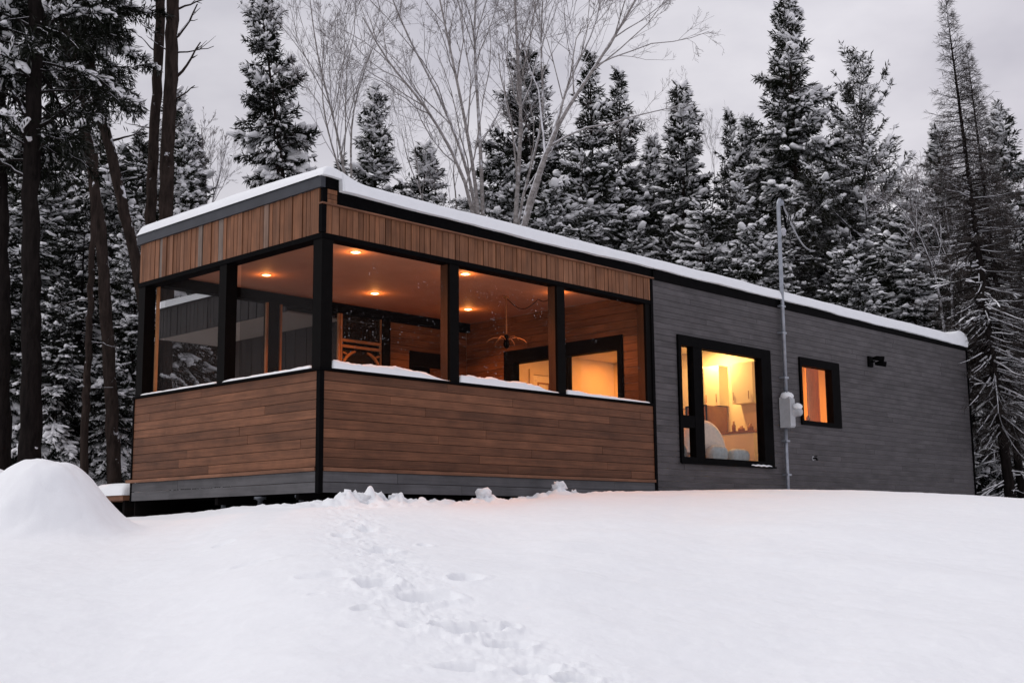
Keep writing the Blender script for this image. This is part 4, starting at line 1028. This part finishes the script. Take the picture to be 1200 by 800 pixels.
for key, px, yt, d, sxy, lab, ln in FEATURE:
    t = put(key, HT[key], px, yt, d, lab, sxy=sxy)
    if ln:
        v = ray(px, 400); h = math.hypot(v[0], v[1]); ax = np.array([v[0]/h, v[1]/h])
        Mr = Matrix.Rotation(math.radians(ln), 4, (ax[0], ax[1], 0))
        t.matrix_world = Matrix.Translation(t.location) @ Mr @ Matrix.Rotation(1.0, 4, 'Z') @ Matrix.Diagonal((*t.scale, 1))

# forest rows behind the cabin and at both sides
FILL = [
 ('thicket', 545, 235, 41), ('dense', 590, 185, 33), ('spruce', 660, 150, 42), ('dense', 690, 190, 34), ('spruce', 768, 228, 46), ('thicket', 750, 205, 43),
 ('dense', 655, 215, 31), ('thicket', 792, 262, 38), ('thicket', 850, 262, 37), ('thicket', 880, 200, 35), ('thicket', 915, 170, 41), ('dense', 835, 245, 33),
 ('thicket', 970, 190, 36), ('thicket', 1010, 185, 40), ('thicket', 1060, 250, 35), ('dense', 1085, 260, 32), ('thicket', 1110, 220, 44), ('thicket', 1185, 195, 40),
 ('fir', 1205, 120, 44), ('thicket', 1160, 235, 37), ('shade', 1172, 300, 36), ('shade', 1215, 250, 34), ('spruce', 470, 215, 46), ('dense', 520, 240, 37), ('spruce', 395, 185, 46),
 ('dense', 900, 262, 31), ('dense', 1020, 290, 31), ('dense', 745, 262, 34), ('thicket', 940, 232, 33), ('shade', 1150, 350, 31)]
wherefill = ['behind the porch roof', 'behind the middle of the roof', 'behind the long roof right of the mast', 'beyond the right end of the cabin']
for key, px, yt, d in FILL:
    put(key, HT[key], px, yt, d, None, sxy=rng.uniform(0.95, 1.25))['_fill'] = 1

# left side woods
LEFTF = [('dense', 28, 200, 31), ('spruce', 62, 165, 36), ('shade', 85, 235, 28), ('dense', 118, 180, 33), ('spruce', 148, 150, 38), ('dense', 150, 270, 27), ('spruce', 5, 120, 38),
         ('spruce', 100, 120, 42), ('shade', 60, 330, 25), ('shade', -15, 260, 27), ('narrow', 188, 110, 40), ('narrow', 215, 165, 42), ('shade', 178, 240, 36), ('thicket', 130, 300, 30), ('thicket', 45, 280, 34), ('shade', 20, 330, 27), ('shade', 128, 395, 25)]
for key, px, yt, d in LEFTF:
    put(key, HT[key], px, yt, d, None, sxy=rng.uniform(0.95, 1.2))['_fill'] = 1

FILLNAMES = []
fills = [o for o in COL.objects if o.get('_fill') == 1]

# individual tall stems at the left: trunk follows the photographed line, crown high up
def stem(name, pts, d, r0, r1, label, crown=None, snags=(), seed=1, mat=BARKD, need=NEED_DARK, snowp=0.3, side=0):
    Q = np.array([at(px, py, d) for px, py in pts]); root = Q[0].copy(); root[2] = ground_at(root[0], root[1])
    z = Q[:, 2]
    o = np.argsort(z); zi = z[o]; xi = Q[o, 0]; yi = Q[o, 1]
    zi0 = root[2]-0.3
    r = np.random.default_rng(seed)
    zz = np.linspace(zi0, zi[-1], 40)
    ct_ = np.stack([np.interp(zz, zi, xi), np.interp(zz, zi, yi), zz], -1)
    sm_ = ct_.copy()
    for _ in range(6): sm_[1:-1] = (sm_[:-2]+sm_[1:-1]*2+sm_[2:])/4
    sm_[1:-1, :2] += r.normal(0, 0.012, (38, 2))
    t = empty(name, tuple(root), label, 'tree')
    gT = Geo(); rad = r0+(r1-r0)*np.linspace(0, 1, 40)+0.25*r0*np.exp(-np.linspace(0, 8, 40)); rad = rad*(1+r.normal(0, 0.03, 40))
    gT.tube(sm_-root, rad, 14)
    rgt = np.array([_r[0], _r[1], 0])
    for (px, py, dx, dz_, th, ) in snags:
        b = at(px, py, d)-root; m = 7; s = np.linspace(0, 1, m)
        P_ = np.array([b+rgt*dx*q+np.array([0, 0, 1])*dz_*q**1.4 for q in s])+r.normal(0, 0.035, (m, 3))*s[:, None]*abs(dx)
        gT.tube(P_, np.linspace(th, th*0.35, m), 6)
        for q in range(3):
            k_ = r.integers(3, m-1); dv = rgt*dx*r.uniform(0.15, 0.4)+np.array([0, 0, r.uniform(-0.1, 0.4)*abs(dx)])
            gT.tube([P_[k_], P_[k_]+dv*0.5+r.normal(0, .02, 3), P_[k_]+dv], [th*0.45, th*0.3, th*0.15], 4)
    gT.build('trunk', mat, t, True)
    if crown:
        (za, zb_, R_, nb, spx) = crown
        gB, gN, gS = Geo(), Geo(), Geo(); NB, ND, NL = [], [], []; SB, SD, SL, SW = [], [], [], []
        for k in range(nb):
            zq = r.uniform(za, zb_); b = np.array([np.interp(zq, zz, sm_[:, 0]), np.interp(zq, zz, sm_[:, 1]), zq])-root
            th = r.uniform(0, 2*PI); ln = R_*r.uniform(0.35, 1.0)*(1 if zq > za+0.8 else 0.7); ang = math.radians(r.uniform(-20, 35)); m = 8; s = np.linspace(0, 1, m)
            P_ = b+np.stack([ln*s*math.cos(ang)*math.cos(th), ln*s*math.cos(ang)*math.sin(th), ln*(s*math.sin(ang)-0.32*s**2)], -1)+r.normal(0, 0.04, (m, 3))*s[:, None]
            gB.tube(P_, np.linspace(0.012+0.012*ln, 0.004, m), 4, cap=False)
            nt_ = int(ln/0.034); ss = r.uniform(0.25, 1, nt_); i0 = np.minimum((ss*(m-1)).astype(int), m-2)
            bp = P_[i0]+(P_[i0+1]-P_[i0])*((ss*(m-1)-i0)[:, None]); bd = norm(P_[i0+1]-P_[i0])
            td = norm(bd*0.7+r.normal(0, 0.6, (nt_, 3))*np.array([1, 1, 0.5])); tl = r.uniform(0.15, 0.6, nt_)*(1.15-ss)*1.4
            for q in (0, .7, 1.4, 2.1, 2.8, 3.5):
                NB.append(bp+td*(tl*q/4)[:, None]-np.array([0, 0, 1])*(0.1*tl*(q/4)**2)[:, None]); ND.append(norm(td+r.normal(0, 0.45, (nt_, 3)))); NL.append(r.uniform(0.09, 0.16, nt_))
            if r.random() < snowp:
                kp = r.random(nt_) < 0.5
                SB.append((bp+td*(tl*0.4)[:, None]+np.array([0, 0, .03]))[kp]); SD.append(td[kp]); SL.append((0.08+tl*0.45)[kp]); SW.append(r.uniform(0.05, 0.13, nt_)[kp])
        gB.build('limbs', mat, t, True)
        nl = np.concatenate(NL); cards(gN, np.vstack(NB), np.vstack(ND), nl, nl*0.20, r.random(len(nl))); gN.build('crown', need, t)
        if SB:
            sw = np.concatenate(SW); pads(gS, np.vstack(SB), np.vstack(SD), np.concatenate(SL), sw, sw*0.5, r); gS.build('branch_snow', SNOWT, t, True)
    return t
def zpx(px, py, d): return at(px, py, d)[2]
d = 20
stem('pine_tree', [(37, 560), (36, 300), (38, 150), (42, 20), (44, -160)], d, 0.155, 0.10, 'thickest dark upright trunk standing near the left edge', (zpx(40, 190, d), zpx(40, -140, d), 2.1, 85, 0),
     [(38, 210, -0.55, 0.35, 0.035), (40, 150, 0.7, 0.5, 0.04), (36, 140, -0.35, 0.6, 0.05)], 3)
d = 21
stem('pine_tree', [(4, 560), (2, 300), (-3, 0), (-5, -120)], d, 0.13, 0.09, 'dark trunk cut by the left edge of the picture', (zpx(0, 110, d), zpx(0, -120, d), 2.0, 60, 0), (), 4)
d = 24
stem('pine_tree', [(135, 570), (128, 420), (118, 260), (100, 150), (78, 60), (60, -60)], d, 0.125, 0.085, 'dark trunk with a kink that leans left towards its top', (zpx(90, 130, d), zpx(65, -70, d), 2.1, 70, 0), (), 5, BARKB)
d = 25
stem('pine_tree', [(178, 420), (162, 320), (140, 220), (118, 130), (100, 60), (85, -60)], d, 0.13, 0.085, 'brown leaning trunk that passes behind the porch\'s left roof corner', (zpx(112, 130, d), zpx(88, -80, d), 2.2, 75, 0),
     [(128, 165, 0.6, 0.15, 0.03)], 6, BARKB)
d = 23
stem('spruce', [(98, 560), (103, 430), (108, 290), (112, 180)], d, 0.075, 0.045, 'thin straight trunk between the two dark trunks left of the porch', None, [(104, 400, 0.5, -0.1, .014), (106, 350, -.5, -.1, .014), (104, 455, .45, 0, .012)], 7, BARKB)
d = 27
stem('pine_tree', [(176, 420), (176, 250), (183, 120), (188, 0), (190, -80)], d, 0.13, 0.10, 'left of the two tall trunks against the sky above the porch roof', None, [(178, 150, -0.5, 0.1, 0.02), (183, 60, -0.4, 0.4, .02)], 8, BARKB)
stem('pine_tree', [(194, 420), (194, 250), (199, 120), (203, 20), (203, -80)], d-0.7, 0.17, 0.125, 'tall snag trunk with broken bare branches on its right above the porch roof', None,
     [(203, 92, 0.55, 0.80, 0.042), (205, 45, 0.45, 0.75, 0.038), (200, 118, 0.5, 0.32, 0.03), (204, 62, 0.85, 0.12, .022), (203, 12, 0.75, 0.35, 0.03), (197, 150, 0.40, 0.10, 0.02), (200, 60, -0.45, 0.3, .02)], 9, BARKB)
# small dark boughs at the foot of the snag
put('narrow', 11, 203, 130, 28.5, 'slim dark spruce crowding the foot of the two tall sky-lined trunks', sxy=0.8)

# bare broadleaf trees
def bare(seed, trunk, r0, levels=4, nbr=(9, 8, 6, 5), ang=(28, 34, 38, 40), lenf=(0.55, 0.5, 0.5, 0.5), up=0.25, rmin=0.0034):
    """branching tree grown from given trunk polylines (local coordinates)"""
    r = np.random.default_rng(seed); g1, g2 = Geo(), Geo()
    def limb(P_, ra, rb, lev):
        n = len(P_); (g1 if lev <= 1 else g2).tube(P_, np.linspace(ra, rb, n), [9, 6, 4, 3, 3][lev], cap=False)
    def grow(P_, ra, rb, lev):
        limb(P_, ra, rb, lev)
        if lev >= levels: return
        tot = np.linalg.norm(P_[-1]-P_[0]); n = len(P_)
        for k in range(nbr[lev]):
            s0 = r.uniform(0.30 if lev == 0 else 0.18, 0.97); i0 = min(int(s0*(n-1)), n-2)
            b = P_[i0]+(P_[i0+1]-P_[i0])*(s0*(n-1)-i0); dirv = norm(P_[i0+1]-P_[i0])
            per = norm(np.cross(dirv, r.normal(0, 1, 3))); a_ = math.radians(ang[lev]*r.uniform(0.6, 1.4))
            dv = norm(dirv*math.cos(a_)+per*math.sin(a_)+np.array([0, 0, up*0.5]))
            ln = tot*lenf[lev]*(1.15-0.75*s0)*r.uniform(0.7, 1.3)
            rr_ = max(rmin, (ra+(rb-ra)*s0)*0.52)
            m = 6; pts = [b]; dd_ = dv.copy()
            for q in range(m):
                dd_ = norm(dd_+r.normal(0, 0.13, 3)+np.array([0, 0, up*0.10])); pts.append(pts[-1]+dd_*ln/m)
            grow(np.array(pts), rr_, max(rmin*0.75, rr_*0.35), lev+1)
    for T_, ra in zip(trunk, r0): grow(T_, ra*0.74, ra*0.20, 0)
    return g1, g2
def smoothpath(Q, n=14):
    Q = np.asarray(Q, float); t = np.linspace(0, 1, len(Q)); tt = np.linspace(0, 1, n)
    Pp = np.stack([np.interp(tt, t, Q[:, k]) for k in range(3)], -1)
    for _ in range(2): Pp[1:-1] = (Pp[:-2]+Pp[1:-1]*2+Pp[2:])/4
    return Pp
def baretree(name, stems, d, label, seed, mat=BIRCH, dd=None, **kw):
    base = at(stems[0][0][0][0], 590, d); base[2] = -0.45
    T_, R0 = [], []
    for k, (pts, ra) in enumerate(stems):
        off = (dd[k] if dd else 0)
        Q = [at(px, py, d+off*(q/(len(pts)-1)))-base for q, (px, py) in enumerate(pts)]; T_.append(smoothpath(Q)); R0.append(ra)
    g1, g2 = bare(seed, T_, R0, **kw)
    t = empty(name, tuple(base), label, 'tree'); g1.build('trunk', mat, t, True)
    g2.build('twigs', TWIG, t, True)
    return t
baretree('birch', [([(563, 420), (560, 235), (505, 130), (455, 75), (425, 20)], 0.075), ([(563, 420), (562, 235), (520, 120), (470, 30), (440, -60)], 0.07), ([(565, 420), (562, 240), (545, 140), (528, 60), (505, -50)], 0.08), ([(568, 420), (566, 230), (560, 120), (555, 40), (560, -60)], 0.085)], 30,
         'many-stemmed bare birch fanning out above the middle of the porch roof', 21, dd=[-1.5, 1, -1, 1.5], nbr=(10, 6, 5, 4), lenf=(0.46, 0.46, 0.46, 0.5))
baretree('birch', [([(598, 420), (604, 250), (612, 140), (606, 60), (600, -80)], 0.095), ([(598, 420), (603, 255), (640, 140), (632, 60), (640, -60)], 0.06)], 29.5, 'upright pale birch in front of the blunt-topped dark spruce', 22, dd=[0, 1], nbr=(11, 6, 5, 4), lenf=(0.42, 0.46, 0.46, 0.5))
baretree('birch', [([(590, 420), (608, 262), (640, 180), (655, 140), (690, 90), (735, 20), (760, -30)], 0.105), ([(600, 320), (650, 150), (668, 90), (700, 30), (710, -40)], 0.055)], 28.5, 'pale birch leaning right towards the open sky', 23, dd=[0, 1.2], nbr=(10, 6, 5, 4), lenf=(0.46, 0.46, 0.46, 0.5))
baretree('birch', [([(420, 420), (408, 220), (392, 140), (372, 70), (362, -10)], 0.06), ([(420, 420), (412, 220), (410, 140), (430, 70), (452, 20)], 0.05), ([(420, 420), (408, 230), (385, 160), (376, 110), (380, 40)], 0.045)], 31,
         'thin bare birch clump rising behind the near roof corner', 24, dd=[0, 1, -1], nbr=(9, 6, 5, 4), lenf=(0.46, 0.46, 0.46, 0.5))
baretree('birch', [([(512, 420), (500, 240), (478, 190), (470, 150)], 0.035), ([(530, 420), (536, 240), (530, 200), (540, 150)], 0.04)], 33, 'low slender bare saplings beside the many-stemmed birch', 25, nbr=(6, 5, 4, 3))
baretree('maple', [([(240, 420), (243, 260), (240, 200), (236, 150)], 0.06), ([(240, 420), (245, 250), (258, 200), (268, 165)], 0.05), ([(240, 420), (240, 260), (226, 210), (216, 175)], 0.05)], 42, 'round-crowned bare tree in the gap right of the tall snag', 26, TWIG, dd=[0, 2, -2], nbr=(9, 7, 5, 3), ang=(24, 28, 32, 34), up=0.4, lenf=(0.30, 0.42, 0.45, 0.5))
baretree('birch', [([(797, 420), (800, 260), (795, 200), (790, 170)], 0.035), ([(835, 420), (833, 260), (838, 210), (835, 180)], 0.03)], 44, 'faint bare saplings in the bright gap beside the lone pointed spruce', 27, TWIG, nbr=(7, 5, 4, 3))
baretree('maple', [([(1120, 500), (1100, 330), (1075, 270), (1050, 235)], 0.05), ([(1120, 500), (1115, 330), (1112, 270), (1105, 230)], 0.045), ([(1120, 500), (1128, 340), (1140, 280), (1150, 250)], 0.04)], 30,
         'snowy bare sapling arching over the right end of the roof', 28, BARKL, nbr=(9, 7, 5, 4), up=0.0)

# labels of the forest fill trees: told apart by where they stand
for o in fills:
    del o['_fill']
LBL = {}
for o in fills:
    v = np.array(o.location)-CAM; xp = 600+FPX*(v@_R)/(v@_f)
    zone = ('left woods between the dark trunks' if xp < 175 else 'woods behind the left roof edge' if xp < 420 else 'woods behind the porch roof' if xp < 720 else
            'woods behind the middle of the roof' if xp < 900 else 'woods behind the roof right of the mast' if xp < 1120 else 'woods beyond the right end of the cabin')
    nm = o.name.split('.')[0]
    o['label'] = f'snowy {nm.replace("_", " ")} among many alike in the {zone}'; o['category'] = 'tree'; o['group'] = f'{nm.replace("_"," ")} trees in the {zone}'

# far wood behind everything: one mass
r = np.random.default_rng(5); gw_, gn, gs = Geo(), Geo(), Geo()
lo = conifer(31, 10, 1.9, 0.08, 0.7, 0.55, 6, 40, -20, 0.3, 0.1, (0.42, 0.16), 0.24, 0.42, 0.40, 1.6, 0.12, nsp=2)
lo_all = []
for part in lo:
    lo_all.append((np.vstack(part.V), np.vstack(part.F4) if part.F4 else None, np.vstack(part.F3) if part.F3 else None))
g = Geo(); gsn = Geo()
spots = []
for row, dd_ in enumerate((50, 55, 61, 68)):
    for px in np.arange(-120, 1330, 52):
        if 215 < px < 330 and row < 3: continue
        spots.append((px+r.uniform(-18, 18)+row*17, dd_+r.uniform(-2, 2)))
for px, dd_ in spots:
    ymax = np.interp(px, [-100, 0, 150, 205, 250, 300, 360, 450, 520, 640, 720, 770, 800, 860, 930, 1050, 1110, 1200], [160, 160, 180, 225, 285, 295, 250, 255, 265, 225, 240, 285, 290, 275, 235, 240, 270, 235])
    b = at(px, 590, dd_); v = ray(px, ymax+r.uniform(-12, 45)); tz = CAM[2]+v[2]/math.hypot(v[0], v[1])*dd_
    sc = (tz+0.45)/10; c_, s_ = math.cos(px), math.sin(px); sxy = sc*r.uniform(0.95, 1.35)
    for (V, F4, F3), tgt in zip(lo_all, (g, g, gsn)):
        Vt = np.stack([(V[:, 0]*c_-V[:, 1]*s_)*sxy+b[0], (V[:, 0]*s_+V[:, 1]*c_)*sxy+b[1], V[:, 2]*sc-0.45], -1)
        if F4 is not None and len(V): tgt.add(Vt, F4, F3, rnd=r.random())
fw = empty('far_forest', (20, 40, -0.45)); fw['kind'] = 'stuff'; fw['label'] = 'distant mass of snowy conifers closing the view behind the nearer trees'; fw['category'] = 'forest'
for gg, nm, mt in ((g, 'foliage', NEED), (gsn, 'branch_snow', SNOWT)):
    gg.V = [v-np.array([20, 40, -0.45]) for v in gg.V]; o = gg.build(nm, mt, fw, nm != 'foliage'); o['kind'] = 'stuff'

# ------------------------------------------------------------------ render settings
S.render.engine = 'CYCLES'
c = S.cycles
c.max_bounces = 8; c.diffuse_bounces = 4; c.glossy_bounces = 3; c.transmission_bounces = 4; c.transparent_max_bounces = 12
c.sample_clamp_indirect = 6.0; c.use_denoising = True; c.caustics_reflective = False; c.caustics_refractive = False
S.view_settings.view_transform = 'Standard'; S.view_settings.look = 'None'; S.view_settings.exposure = 0; S.view_settings.gamma = 1
